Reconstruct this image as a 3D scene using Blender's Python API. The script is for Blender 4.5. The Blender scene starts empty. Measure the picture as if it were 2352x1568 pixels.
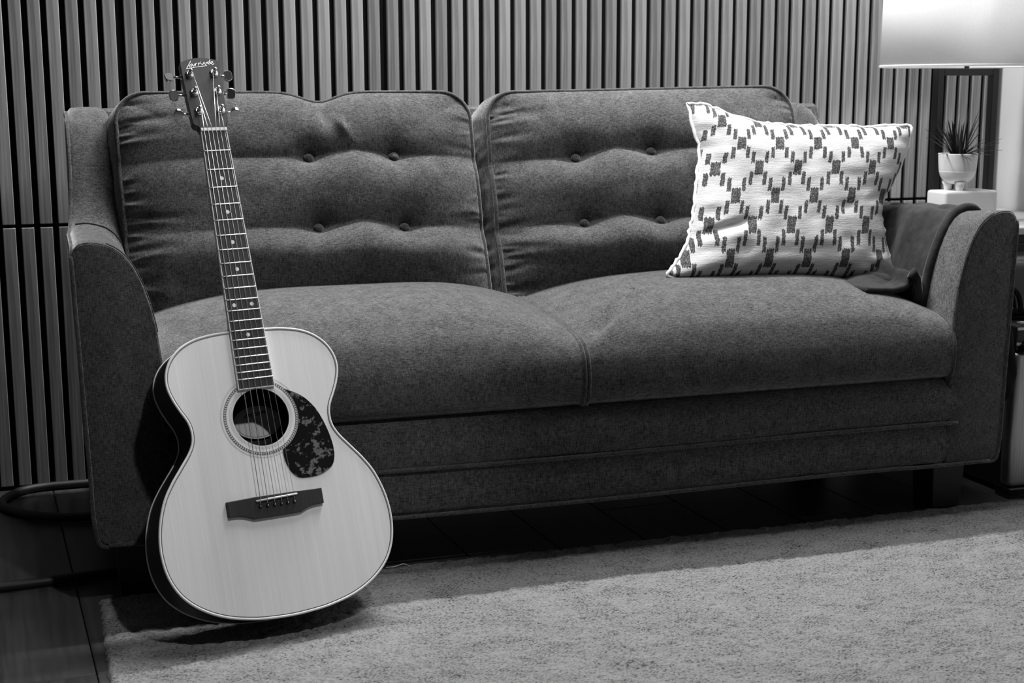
import bpy, bmesh, math, random
import numpy as np
from mathutils import Vector, Matrix

random.seed(7)
RNG = np.random.default_rng(7)
S = bpy.context.scene
COL = S.collection

# ------------------------------------------------------------------ camera, world, light, exposure
cam_d = bpy.data.cameras.new('camera')
cam = bpy.data.objects.new('camera', cam_d)
COL.objects.link(cam)
cam_d.sensor_width = 36.0
cam_d.lens = 50.0
cam_d.clip_start = 0.05
rt = Vector((0.9510289694068783, -0.30908484340472275, -0.0032340263401763707))
up = Vector((0.056998044398092945, 0.16507591705995123, 0.9846325022776818))
fw = Vector((0.303801122913797, 0.9365983670625815, -0.17460921090258075))
m = Matrix((rt, up, -fw)).transposed().to_4x4()
m.translation = Vector((0, 0, 0.91))
cam.matrix_world = m
cam_d.dof.use_dof = True
cam_d.dof.focus_distance = 2.72
cam_d.dof.aperture_fstop = 6.3
S.camera = cam

world = bpy.data.worlds.new('world')
S.world = world
world.use_nodes = True
world.node_tree.nodes['Background'].inputs[0].default_value = (0.5, 0.5, 0.5, 1)
world.node_tree.nodes['Background'].inputs[1].default_value = 0.01

S.view_settings.view_transform = 'Standard'
S.view_settings.look = 'None'
S.view_settings.exposure = 0.0
S.view_settings.gamma = 1.0
S.view_settings.use_curve_mapping = False


def area_light(name, loc, target, sx, sy, power, spread=180):
    d = bpy.data.lights.new(name, 'AREA')
    d.shape = 'RECTANGLE'
    d.size, d.size_y = sx, sy
    d.energy = power
    d.spread = math.radians(spread)
    o = bpy.data.objects.new(name, d)
    COL.objects.link(o)
    o.location = loc
    o.rotation_euler = (Vector(target) - Vector(loc)).to_track_quat('-Z', 'Y').to_euler()
    return o


area_light('wall_strip_light', (1.05, 3.18, 2.42), (1.05, 3.17, 0), 1.6, 0.05, 80.0)
area_light('ceiling_panel_light', (1.15, 2.52, 2.42), (1.3, 2.55, 0.0), 0.9, 0.25, 28.0)

def spot_light(name, loc, target, cone, blend, power, radius):
    d = bpy.data.lights.new(name, 'SPOT')
    d.spot_size = math.radians(cone)
    d.spot_blend = blend
    d.energy = power
    d.shadow_soft_size = radius
    o = bpy.data.objects.new(name, d)
    COL.objects.link(o)
    o.location = loc
    o.rotation_euler = (Vector(target) - Vector(loc)).to_track_quat('-Z', 'Y').to_euler()
    return o


# recessed ceiling spot, right and in front of the sofa, aimed at the guitar end
spot_light('ceiling_spot_light', (0.85, 0.60, 2.42), (0.30, 2.40, 0.43), 25, 0.8, 92.0, 0.05)

# ------------------------------------------------------------------ helpers
def link(o):
    COL.objects.link(o)
    return o


def empty(name, loc, label=None, cat=None, group=None, mat=None):
    o = bpy.data.objects.new(name, None)
    o.empty_display_size = 0.1
    link(o)
    if mat is not None:
        o.matrix_world = mat
    else:
        o.location = loc
    tag(o, label, cat, group)
    return o


def tag(o, label=None, cat=None, group=None, kind=None):
    if label:
        o['label'] = label
    if cat:
        o['category'] = cat
    if group:
        o['group'] = group
    if kind:
        o['kind'] = kind
    return o


def make_mesh(name, V, F, smooth=True, uv=None):
    V = np.asarray(V, dtype=np.float64)
    me = bpy.data.meshes.new(name)
    if isinstance(F, np.ndarray):
        nf, k = F.shape
        me.vertices.add(len(V))
        me.vertices.foreach_set('co', V.ravel())
        me.loops.add(nf * k)
        me.loops.foreach_set('vertex_index', F.ravel().astype(np.int32))
        me.polygons.add(nf)
        me.polygons.foreach_set('loop_start', np.arange(0, nf * k, k, dtype=np.int32))
        me.update(calc_edges=True)
    else:
        me.from_pydata([tuple(v) for v in V], [], [tuple(f) for f in F])
    if uv is not None:
        lay = me.uv_layers.new(name='UVMap')
        li = np.zeros(len(me.loops), dtype=np.int32)
        me.loops.foreach_get('vertex_index', li)
        lay.data.foreach_set('uv', np.asarray(uv, dtype=np.float32)[li].ravel())
    if smooth:
        me.polygons.foreach_set('use_smooth', np.ones(len(me.polygons), dtype=bool))
    me.update()
    return me


def obj(name, V, F, mat, parent=None, smooth=True, off=(0, 0, 0), uv=None, fix=False, label=None):
    """One mesh object; vertices are given in the world (or the thing's) frame, minus off."""
    V = np.asarray(V, dtype=np.float64) - np.asarray(off, dtype=np.float64)
    me = make_mesh(name, V, F, smooth, uv)
    if fix:
        bm = bmesh.new()
        bm.from_mesh(me)
        bmesh.ops.remove_doubles(bm, verts=bm.verts, dist=1e-5)
        bmesh.ops.recalc_face_normals(bm, faces=bm.faces)
        bm.to_mesh(me)
        bm.free()
    if mat:
        me.materials.append(mat)
    o = bpy.data.objects.new(name, me)
    link(o)
    if parent:
        o.parent = parent
    if label:
        o['label'] = label
    return o


def join(*parts):
    V, F, n = [], [], 0
    for v, f in parts:
        v = np.asarray(v)
        V.append(v)
        F += [tuple(int(i) + n for i in q) for q in f]
        n += len(v)
    return np.concatenate(V), F


def box(x0, x1, y0, y1, z0, z1, bev=0.0, seg=2):
    bm = bmesh.new()
    bmesh.ops.create_cube(bm, size=1.0)
    for v in bm.verts:
        v.co = Vector(((x0 + x1) / 2 + v.co.x * (x1 - x0), (y0 + y1) / 2 + v.co.y * (y1 - y0), (z0 + z1) / 2 + v.co.z * (z1 - z0)))
    if bev > 0:
        bmesh.ops.bevel(bm, geom=list(bm.edges), offset=bev, segments=seg, profile=0.5, affect='EDGES')
    V = np.array([v.co[:] for v in bm.verts])
    bm.verts.index_update()
    F = [tuple(v.index for v in f.verts) for f in bm.faces]
    bm.free()
    return V, F


def tube(P, r, seg=8, closed=False, flat=1.0):
    P = [Vector(p) for p in P]
    n = len(P)
    T = []
    for i in range(n):
        a = P[(i - 1) % n] if (closed or i > 0) else P[i]
        b = P[(i + 1) % n] if (closed or i < n - 1) else P[i]
        t = b - a
        T.append(t.normalized() if t.length > 1e-9 else Vector((0, 0, 1)))
    up0 = Vector((0, 0, 1)) if abs(T[0].z) < 0.9 else Vector((1, 0, 0))
    N = (up0 - T[0] * up0.dot(T[0])).normalized()
    V, F = [], []
    for i in range(n):
        N = N - T[i] * N.dot(T[i])
        if N.length < 1e-6:
            N = T[i].orthogonal()
        N.normalize()
        B = T[i].cross(N)
        rr = r[i] if hasattr(r, '__len__') else r
        for k in range(seg):
            a = 2 * math.pi * k / seg
            V.append(P[i] + N * math.cos(a) * rr * flat + B * math.sin(a) * rr)
    for i in range(n if closed else n - 1):
        for k in range(seg):
            j = (i + 1) % n
            F.append((i * seg + k, i * seg + (k + 1) % seg, j * seg + (k + 1) % seg, j * seg + k))
    if not closed:
        F.append(tuple(range(seg))[::-1])
        F.append(tuple((n - 1) * seg + k for k in range(seg)))
    return np.array([v[:] for v in V]), F


def lathe(prof, c=(0, 0, 0), seg=48, axis='z'):
    V, F = [], []
    n = len(prof)
    for k in range(seg):
        a = 2 * math.pi * k / seg
        for r, z in prof:
            V.append((c[0] + r * math.cos(a), c[1] + r * math.sin(a), c[2] + z))
    for k in range(seg):
        j = (k + 1) % seg
        for i in range(n - 1):
            F.append((k * n + i, j * n + i, j * n + i + 1, k * n + i + 1))
    return np.array(V), F


def prism(pts, z0, z1, bev=0.0):
    """Flat outline (x, y) given a thickness along z, rim slightly bevelled at the top."""
    n = len(pts)
    P = np.asarray(pts, float)
    if bev > 0:
        c = P.mean(0)
        d = np.roll(P, -1, 0) - np.roll(P, 1, 0)
        nn = np.stack([d[:, 1], -d[:, 0]], 1)
        nn /= np.linalg.norm(nn, axis=1)[:, None] + 1e-12
        if ((P - c) * nn).sum() < 0:
            nn = -nn
        Q = P - nn * bev
        rings = [np.c_[P, np.full(n, z0)], np.c_[P, np.full(n, z1 - bev)], np.c_[Q, np.full(n, z1)]]
    else:
        rings = [np.c_[P, np.full(n, z0)], np.c_[P, np.full(n, z1)]]
    V = np.concatenate(rings)
    F = []
    for r in range(len(rings) - 1):
        for i in range(n):
            j = (i + 1) % n
            F.append((r * n + i, r * n + j, (r + 1) * n + j, (r + 1) * n + i))
    F.append(tuple(range(n))[::-1])
    L = (len(rings) - 1) * n
    F.append(tuple(L + i for i in range(n)))
    return V, F


def catmull(P, per=8, closed=False):
    P = np.asarray(P, float)
    n = len(P)
    out = []
    for i in range(n if closed else n - 1):
        if closed:
            p0, p1, p2, p3 = P[(i - 1) % n], P[i], P[(i + 1) % n], P[(i + 2) % n]
        else:
            p0, p1, p2, p3 = P[max(i - 1, 0)], P[i], P[i + 1], P[min(i + 2, n - 1)]
        for k in range(per):
            t = k / per
            out.append(0.5 * ((2 * p1) + (p2 - p0) * t + (2 * p0 - 5 * p1 + 4 * p2 - p3) * t * t + (3 * p1 - p0 - 3 * p2 + p3) * t ** 3))
    if not closed:
        out.append(P[-1])
    return np.array(out)


def grid_faces(n, k, wrap=False):
    idx = np.arange(n * k).reshape(n, k)
    if wrap:
        idx = np.concatenate([idx, idx[:, :1]], 1)
    a, b, c, d = idx[:-1, :-1], idx[1:, :-1], idx[1:, 1:], idx[:-1, 1:]
    return np.stack([a, b, c, d], -1).reshape(-1, 4)


def smooth_noise(shape, cell, rng=RNG):
    """Value noise on a grid, cell given in samples (cy, cx)."""
    h, w = shape
    gy, gx = int(h / cell[0]) + 3, int(w / cell[1]) + 3
    g = rng.random((gy, gx)) * 2 - 1
    y = np.arange(h) / cell[0]
    x = np.arange(w) / cell[1]
    yi, xi = y.astype(int), x.astype(int)
    fy, fx = y - yi, x - xi
    fy, fx = (fy * fy * (3 - 2 * fy))[:, None], (fx * fx * (3 - 2 * fx))[None]
    a = g[np.ix_(yi, xi)]; b = g[np.ix_(yi, xi + 1)]; c = g[np.ix_(yi + 1, xi)]; d = g[np.ix_(yi + 1, xi + 1)]
    return (a * (1 - fx) + b * fx) * (1 - fy) + (c * (1 - fx) + d * fx) * fy


def sstep(a, b, x):
    t = np.clip((np.asarray(x, float) - a) / (b - a), 0, 1)
    return t * t * (3 - 2 * t)


# ------------------------------------------------------------------ materials
def new_mat(name):
    mt = bpy.data.materials.new(name)
    mt.use_nodes = True
    nt = mt.node_tree
    return mt, nt, nt.nodes['Principled BSDF']


def g3(v):
    return (v, v, v, 1)


def plain(name, v, rough=0.5, metal=0.0, coat=0.0, spec=0.5, emit=0.0):
    mt, nt, b = new_mat(name)
    b.inputs['Base Color'].default_value = g3(v)
    b.inputs['Roughness'].default_value = rough
    b.inputs['Metallic'].default_value = metal
    b.inputs['Coat Weight'].default_value = coat
    b.inputs['Specular IOR Level'].default_value = spec
    if emit:
        b.inputs['Emission Color'].default_value = g3(1)
        b.inputs['Emission Strength'].default_value = emit
    return mt


def node(nt, kind, **kw):
    n = nt.nodes.new(kind)
    for k, v in kw.items():
        setattr(n, k, v)
    return n


def noise_chain(nt, scale, nscale=1.0, detail=2.0, coord='Object', rough=0.5):
    tc = node(nt, 'ShaderNodeTexCoord')
    mp = node(nt, 'ShaderNodeMapping')
    mp.inputs['Scale'].default_value = scale
    nz = node(nt, 'ShaderNodeTexNoise')
    nz.inputs['Scale'].default_value = nscale
    nz.inputs['Detail'].default_value = detail
    nz.inputs['Roughness'].default_value = rough
    nt.links.new(tc.outputs[coord], mp.inputs['Vector'])
    nt.links.new(mp.outputs['Vector'], nz.inputs['Vector'])
    return nz


def ramp(nt, src, stops):
    r = node(nt, 'ShaderNodeValToRGB')
    el = r.color_ramp.elements
    el[0].position, el[0].color = stops[0][0], g3(stops[0][1])
    el[1].position, el[1].color = stops[-1][0], g3(stops[-1][1])
    for p, v in stops[1:-1]:
        e = el.new(p)
        e.color = g3(v)
    nt.links.new(src, r.inputs['Fac'])
    return r


def math_node(nt, op, a, b=None, clamp=False):
    n = node(nt, 'ShaderNodeMath', operation=op)
    n.use_clamp = clamp
    for i, v in enumerate((a, b)):
        if v is None:
            continue
        if isinstance(v, (int, float)):
            n.inputs[i].default_value = v
        else:
            nt.links.new(v, n.inputs[i])
    return n.outputs[0]


def mixc(nt, fac, a, b, mode='MIX'):
    n = node(nt, 'ShaderNodeMix', data_type='RGBA', blend_type=mode)
    for i, v in ((0, fac), (6, a), (7, b)):
        if isinstance(v, (int, float)):
            n.inputs[i].default_value = v if i == 0 else g3(v)
        else:
            nt.links.new(v, n.inputs[i])
    return n.outputs[2]


def bump(nt, b, height, strength, dist):
    bp = node(nt, 'ShaderNodeBump')
    bp.inputs['Strength'].default_value = strength
    bp.inputs['Distance'].default_value = dist
    nt.links.new(height, bp.inputs['Height'])
    nt.links.new(bp.outputs['Normal'], b.inputs['Normal'])


def linen(name, lo, hi, sheen=0.25):
    """Heathered woven upholstery: crossing short threads of two greys."""
    mt, nt, b = new_mat(name)
    n1 = noise_chain(nt, (110, 420, 700), 1.0, 2.0)
    n2 = noise_chain(nt, (600, 420, 95), 1.0, 2.0)
    n3 = noise_chain(nt, (35, 35, 35), 1.0, 2.0)
    s = math_node(nt, 'ADD', n1.outputs['Fac'], n2.outputs['Fac'])
    s = math_node(nt, 'ADD', s, math_node(nt, 'MULTIPLY', n3.outputs['Fac'], 0.35))
    s = math_node(nt, 'MULTIPLY', s, 0.425)
    r = ramp(nt, s, [(0.36, lo), (0.5, (lo + hi) / 2.3), (0.66, hi)])
    nt.links.new(r.outputs['Color'], b.inputs['Base Color'])
    b.inputs['Roughness'].default_value = 0.95
    b.inputs['Specular IOR Level'].default_value = 0.15
    sw = math_node(nt, 'MULTIPLY', r.outputs['Color'], sheen / ((lo + hi) / 2.0))
    nt.links.new(sw, b.inputs['Sheen Weight'])
    b.inputs['Sheen Roughness'].default_value = 0.5
    bump(nt, b, s, 0.5, 0.0012)
    return mt


def wood(name, lo, hi, scale, rough=0.45, coat=0.0, rand=0.0, stops=(0.3, 0.7), bumpd=0.0):
    mt, nt, b = new_mat(name)
    n1 = noise_chain(nt, scale, 1.0, 4.0, rough=0.6)
    n2 = noise_chain(nt, tuple(v * 0.22 for v in scale), 1.0, 2.0)
    s = math_node(nt, 'ADD', math_node(nt, 'MULTIPLY', n1.outputs['Fac'], 0.6), math_node(nt, 'MULTIPLY', n2.outputs['Fac'], 0.4))
    if rand:
        oi = node(nt, 'ShaderNodeObjectInfo')
        s = math_node(nt, 'ADD', s, math_node(nt, 'MULTIPLY', math_node(nt, 'SUBTRACT', oi.outputs['Random'], 0.5), rand))
    r = ramp(nt, s, [(stops[0], lo), (stops[1], hi)])
    nt.links.new(r.outputs['Color'], b.inputs['Base Color'])
    b.inputs['Roughness'].default_value = rough
    b.inputs['Coat Weight'].default_value = coat
    b.inputs['Coat Roughness'].default_value = 0.2
    if bumpd:
        bump(nt, b, s, 0.4, bumpd)
    return mt


M = {}
M['linen'] = linen('charcoal_linen', 0.016, 0.115, 0.45)
M['piping'] = linen('charcoal_piping', 0.015, 0.09, 0.4)
M['felt'] = plain('black_felt', 0.008, 0.95, spec=0.1)
M['black'] = plain('black_paint', 0.012, 0.5)
M['black_metal'] = plain('black_metal', 0.012, 0.4)
M['rubber'] = plain('black_rubber', 0.012, 0.55)
M['white_wall'] = plain('white_wall_paint', 0.5, 0.7)
M['ceiling'] = plain('ceiling_paint', 0.25, 0.8)
M['room_wall'] = plain('grey_wall_paint', 0.06, 0.8)
M['chrome'] = plain('chrome', 0.78, 0.12, metal=1.0)
M['steel'] = plain('string_steel', 0.7, 0.28, metal=1.0)
M['fret'] = plain('fret_silver', 0.85, 0.3, metal=1.0)
M['bone'] = plain('bone_white', 0.82, 0.45)
M['ivory'] = plain('pearl_dot', 0.85, 0.3)
M['binding'] = plain('cream_binding', 0.72, 0.35)
M['purfling'] = plain('dark_purfling', 0.06, 0.4)
M['pale_top'] = plain('pale_table_top', 0.5, 0.5)
M['dark_leaf'] = wood('dark_leaf', 0.006, 0.03, (200, 200, 10), 0.45)
M['soil'] = plain('soil', 0.015, 0.95)
M['white_box'] = plain('white_box', 0.62, 0.5)
M['gloss_black'] = plain('gloss_black', 0.008, 0.2, coat=0.3)
M['thread'] = plain('white_thread', 0.75, 0.8)
M['slat'] = wood('oak_slat', 0.13, 0.37, (190, 190, 3.2), 0.55, 0.0, 0.14, (0.36, 0.62))
M['plank'] = wood('dark_plank', 0.018, 0.085, (60, 3.0, 30), 0.32, 0.1, 0.16, (0.3, 0.7), 0.0004)
M['spruce'] = wood('spruce_top', 0.70, 0.82, (260, 3.0, 30), 0.33, 0.3, 0.0, (0.3, 0.7))
M['rosewood'] = wood('rosewood', 0.008, 0.025, (160, 4.0, 60), 0.5, 0.0)
M['rosewood'].node_tree.nodes['Principled BSDF'].inputs['Specular IOR Level'].default_value = 0.2
M['ebony'] = wood('ebony', 0.02, 0.034, (300, 8.0, 60), 0.45)
M['neck_wood'] = wood('mahogany', 0.03, 0.06, (200, 6.0, 60), 0.4)
M['headplate'] = wood('head_veneer', 0.014, 0.024, (300, 8.0, 60), 0.65)
M['headplate'].node_tree.nodes['Principled BSDF'].inputs['Specular IOR Level'].default_value = 0.2
M['ebony'].node_tree.nodes['Principled BSDF'].inputs['Specular IOR Level'].default_value = 0.25


def mat_rosette():
    mt, nt, b = new_mat('herringbone')
    uv = node(nt, 'ShaderNodeTexCoord')
    sp = node(nt, 'ShaderNodeSeparateXYZ')
    nt.links.new(uv.outputs['UV'], sp.inputs[0])
    v = math_node(nt, 'ABSOLUTE', math_node(nt, 'SUBTRACT', sp.outputs['Y'], 0.5))
    p = math_node(nt, 'ADD', math_node(nt, 'MULTIPLY', sp.outputs['X'], 96.0), math_node(nt, 'MULTIPLY', v, 1.1))
    fr = math_node(nt, 'FRACT', p)
    st = math_node(nt, 'GREATER_THAN', fr, 0.5)
    edge = math_node(nt, 'GREATER_THAN', v, 0.34)
    c = mixc(nt, st, 0.05, 0.6)
    c = mixc(nt, edge, c, 0.12)
    nt.links.new(c, b.inputs['Base Color'])
    b.inputs['Roughness'].default_value = 0.35
    return mt


def mat_tortoise():
    mt, nt, b = new_mat('tortoiseshell')
    n = noise_chain(nt, (105, 105, 105), 1.0, 4.0, rough=0.6)
    n2 = noise_chain(nt, (40, 40, 40), 1.0, 1.0)
    s = math_node(nt, 'ADD', math_node(nt, 'MULTIPLY', n.outputs['Fac'], 0.65), math_node(nt, 'MULTIPLY', n2.outputs['Fac'], 0.35))
    r = ramp(nt, s, [(0.0, 0.008), (0.535, 0.01), (0.565, 0.13), (0.70, 0.17)])
    nt.links.new(r.outputs['Color'], b.inputs['Base Color'])
    b.inputs['Roughness'].default_value = 0.12
    b.inputs['Coat Weight'].default_value = 0.3
    return mt


def mat_rug():
    mt, nt, b = new_mat('rug_pile')
    n = noise_chain(nt, (210, 420, 300), 1.0, 3.0, rough=0.7)
    n2 = noise_chain(nt, (14, 20, 14), 1.0, 3.0)
    s = math_node(nt, 'ADD', math_node(nt, 'MULTIPLY', n.outputs['Fac'], 0.8), math_node(nt, 'MULTIPLY', n2.outputs['Fac'], 0.2))
    r = ramp(nt, s, [(0.30, 0.02), (0.40, 0.10), (0.47, 0.25), (0.7, 0.38)])
    nt.links.new(r.outputs['Color'], b.inputs['Base Color'])
    b.inputs['Roughness'].default_value = 1.0
    b.inputs['Specular IOR Level'].default_value = 0.05
    bump(nt, b, n.outputs['Fac'], 0.8, 0.004)
    return mt


def mat_plush():
    mt, nt, b = new_mat('plush_throw')
    n = noise_chain(nt, (60, 60, 60), 1.0, 3.0)
    n2 = noise_chain(nt, (9, 9, 9), 1.0, 2.0)
    s = math_node(nt, 'ADD', math_node(nt, 'MULTIPLY', n.outputs['Fac'], 0.4), math_node(nt, 'MULTIPLY', n2.outputs['Fac'], 0.6))
    r = ramp(nt, s, [(0.3, 0.010), (0.7, 0.045)])
    nt.links.new(r.outputs['Color'], b.inputs['Base Color'])
    b.inputs['Roughness'].default_value = 0.9
    b.inputs['Specular IOR Level'].default_value = 0.1
    b.inputs['Sheen Weight'].default_value = 0.35
    b.inputs['Sheen Roughness'].default_value = 0.35
    bump(nt, b, n.outputs['Fac'], 0.4, 0.003)
    return mt


def mat_ikat():
    """White slub cotton printed with a lattice of dark blocks and dashes (UV in lattice units)."""
    mt, nt, b = new_mat('ikat_cotton')
    tc = node(nt, 'ShaderNodeTexCoord')
    sp = node(nt, 'ShaderNodeSeparateXYZ')
    nt.links.new(tc.outputs['UV'], sp.inputs[0])
    mpf = node(nt, 'ShaderNodeMapping')
    mpf.inputs['Scale'].default_value = (34, 1.6, 1)
    nz = node(nt, 'ShaderNodeTexNoise')
    nz.inputs['Scale'].default_value = 1.0
    nz.inputs['Detail'].default_value = 2.0
    nt.links.new(tc.outputs['UV'], mpf.inputs['Vector'])
    nt.links.new(mpf.outputs['Vector'], nz.inputs['Vector'])
    feather = math_node(nt, 'MULTIPLY', math_node(nt, 'SUBTRACT', nz.outputs['Fac'], 0.5), 0.22)
    mp2 = node(nt, 'ShaderNodeMapping')
    mp2.inputs['Scale'].default_value = (4, 14, 1)
    nz2 = node(nt, 'ShaderNodeTexNoise')
    nz2.inputs['Scale'].default_value = 1.0
    nt.links.new(tc.outputs['UV'], mp2.inputs['Vector'])
    nt.links.new(mp2.outputs['Vector'], nz2.inputs['Vector'])
    wob = math_node(nt, 'MULTIPLY', math_node(nt, 'SUBTRACT', nz2.outputs['Fac'], 0.5), 0.05)
    U = math_node(nt, 'ADD', sp.outputs['X'], wob)
    Vv = math_node(nt, 'ADD', sp.outputs['Y'], feather)

    def rect(du, dv, cu, cv, hu, hv):
        a = math_node(nt, 'LESS_THAN', math_node(nt, 'ABSOLUTE', math_node(nt, 'SUBTRACT', du, cu)), hu)
        c = math_node(nt, 'LESS_THAN', math_node(nt, 'ABSOLUTE', math_node(nt, 'SUBTRACT', dv, cv)), hv)
        return math_node(nt, 'MULTIPLY', a, c)
    tot = None
    for ou, ov in ((0.0, 0.0), (0.5, 1.0)):
        u = math_node(nt, 'ADD', U, ou)
        du = math_node(nt, 'ABSOLUTE', math_node(nt, 'SUBTRACT', u, math_node(nt, 'ROUND', u)))
        v = math_node(nt, 'MULTIPLY', math_node(nt, 'ADD', Vv, ov), 0.5)
        dv = math_node(nt, 'ABSOLUTE', math_node(nt, 'MULTIPLY', math_node(nt, 'SUBTRACT', v, math_node(nt, 'ROUND', v)), 2.0))
        for q in ((0.0, 0.0, 0.104, 0.27), (0.172, 0.40, 0.047, 0.235)):
            mk = rect(du, dv, *q)
            tot = mk if tot is None else math_node(nt, 'MAXIMUM', tot, mk)
    wv = noise_chain(nt, (420, 420, 420), 1.0, 2.0)
    sl = noise_chain(nt, (40, 40, 500), 1.0, 2.0)
    dark = ramp(nt, wv.outputs['Fac'], [(0.3, 0.022), (0.5, 0.06), (0.72, 0.24)])
    light = ramp(nt, sl.outputs['Fac'], [(0.3, 0.47), (0.7, 0.57)])
    c = mixc(nt, tot, light.outputs['Color'], dark.outputs['Color'])
    nt.links.new(c, b.inputs['Base Color'])
    b.inputs['Roughness'].default_value = 0.9
    b.inputs['Specular IOR Level'].default_value = 0.1
    h = math_node(nt, 'ADD', wv.outputs['Fac'], sl.outputs['Fac'])
    bump(nt, b, h, 0.45, 0.0015)
    return mt


def mat_shade():
    mt, nt, b = new_mat('lamp_shade_linen')
    nt.nodes.remove(b)
    out = nt.nodes['Material Output']
    n = noise_chain(nt, (300, 300, 500), 1.0, 2.0)
    r = ramp(nt, n.outputs['Fac'], [(0.2, 0.80), (0.8, 0.88)])
    df = node(nt, 'ShaderNodeBsdfDiffuse')
    tl = node(nt, 'ShaderNodeBsdfTranslucent')
    mx = node(nt, 'ShaderNodeMixShader')
    mx.inputs[0].default_value = 0.62
    nt.links.new(r.outputs['Color'], df.inputs['Color'])
    nt.links.new(r.outputs['Color'], tl.inputs['Color'])
    nt.links.new(df.outputs[0], mx.inputs[1])
    nt.links.new(tl.outputs[0], mx.inputs[2])
    nt.links.new(mx.outputs[0], out.inputs[0])
    return mt


M['rosette'] = mat_rosette()
M['tortoise'] = mat_tortoise()
M['rug'] = mat_rug()
M['plush'] = mat_plush()
M['ikat'] = mat_ikat()
M['shade'] = mat_shade()


def mat_pot():
    mt, nt, b = new_mat('white_ceramic')
    n = noise_chain(nt, (30, 30, 30), 1.0, 2.0)
    r = ramp(nt, n.outputs['Fac'], [(0.3, 0.78), (0.7, 0.84)])
    nt.links.new(r.outputs['Color'], b.inputs['Base Color'])
    b.inputs['Roughness'].default_value = 0.6
    return mt


def mat_grille():
    mt, nt, b = new_mat('silver_brushed')
    n = noise_chain(nt, (400, 400, 6), 1.0, 2.0)
    r = ramp(nt, n.outputs['Fac'], [(0.3, 0.35), (0.7, 0.55)])
    nt.links.new(r.outputs['Color'], b.inputs['Base Color'])
    b.inputs['Roughness'].default_value = 0.42
    b.inputs['Metallic'].default_value = 0.9
    return mt


M['pot'] = mat_pot()
M['grille'] = mat_grille()

# ------------------------------------------------------------------ the room
RX0, RX1, RY0, RY1, RZ = -1.9, 2.528, -1.6, 3.40, 2.5


def struct(name, V, F, mat, smooth=False):
    o = obj(name, V, F, mat, None, smooth)
    o['kind'] = 'structure'
    return o


floor = struct('floor', *box(RX0, RX1, RY0, RY1 + 0.05, -0.06, -0.012), M['black'])
struct('ceiling', *box(RX0, RX1, RY0, RY1 + 0.05, RZ, RZ + 0.05), M['ceiling'])
struct('wall_left', *box(RX0 - 0.05, RX0, RY0, RY1 + 0.05, -0.06, RZ), M['room_wall'])
struct('wall_right', *box(RX1, RX1 + 0.05, RY0, RY1 + 0.05, -0.06, RZ), M['white_wall'])
struct('wall_front', *box(RX0, RX1, RY0 - 0.05, RY0, -0.06, RZ), M['room_wall'])
wall = struct('wall_back', *box(RX0, RX1, RY1 + 0.005, RY1 + 0.05, -0.06, RZ), M['white_wall'])

# floor planks run towards the wall, a touch askew
ang = math.atan2(-0.052, 1.0)
pl_w, pl_l = 0.185, 1.22
me_plank = make_mesh('plank', *box(-pl_w / 2 + 0.001, pl_w / 2 - 0.001, -pl_l / 2 + 0.001, pl_l / 2 - 0.001, -0.012, 0.0, 0.0016, 1), smooth=False)
me_plank.materials.append(M['plank'])
# the seam line passes through (-0.019, 3.12) and (0.030, 2.21); a cross joint meets it at y = 2.23
ca, sa = math.cos(ang), math.sin(ang)
for c in range(-5, 13):
    shift = [0.0, 0.42, 0.8, 0.25, 0.61][c % 5]
    for r in range(-3, 3):
        lx = c * pl_w + pl_w / 2
        ly = r * pl_l + pl_l / 2 + shift * pl_l
        if c == -1:
            ly = r * pl_l + pl_l / 2
        x = 0.029 + lx * ca + ly * math.sin(-0.052)
        y = 2.23 - lx * math.sin(-0.052) * 1.0 + ly * ca
        if y - pl_l / 2 > RY1 or y + pl_l / 2 > RY1 + 0.03 + 1.3:
            continue
        o = bpy.data.objects.new('plank', me_plank)
        link(o)
        o.parent = floor
        o.location = (x, y, 0)
        o.rotation_euler = (0, 0, 0.052)

# slatted wall: panels of fifteen slats, black felt behind, cut in two lengths
SY = 3.382
X0, PITCH, SW, SD = -0.0631, 0.04, 0.0272, 0.012
ZB, ZJ0, ZJ1, ZT = 0.010, 0.606, 0.6135, RZ - 0.001
WALL_END = 2.515


def slat_mesh(h):
    mm = make_mesh('slat', *box(0, SW, 0, SD, 0, h, 0.0012, 1), smooth=False)
    mm.materials.append(M['slat'])
    return mm


lo_me, hi_me = slat_mesh(ZJ0 - ZB), slat_mesh(ZT - ZJ1)
slat_x = []
for i in range(-12, 70):
    gap = 0.0056 * ((i >= 6) + (i >= 21) + 0.15 * (i >= 36)) - 0.0056 * (i < -9)
    slat_x.append(X0 + PITCH * i + gap)
for x in slat_x:
    if x > WALL_END - 0.01:
        break
    for mm, z in ((lo_me, ZB), (hi_me, ZJ1)):
        o = bpy.data.objects.new('slat', mm)
        link(o)
        o.parent = wall
        o.location = (x, SY, z)
panel_edges = [-0.58, 0.176, 0.782, 1.383, 1.985, WALL_END]
for a, b in zip(panel_edges[:-1], panel_edges[1:]):
    for z0, z1 in ((0.004, (ZJ0 + ZJ1) / 2 - 0.0005), ((ZJ0 + ZJ1) / 2 + 0.0005, ZT)):
        obj('backing_panel', *box(a + 0.0008, b - 0.0008, SY + SD, RY1 + 0.004, z0, z1), M['felt'], wall, False)

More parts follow.
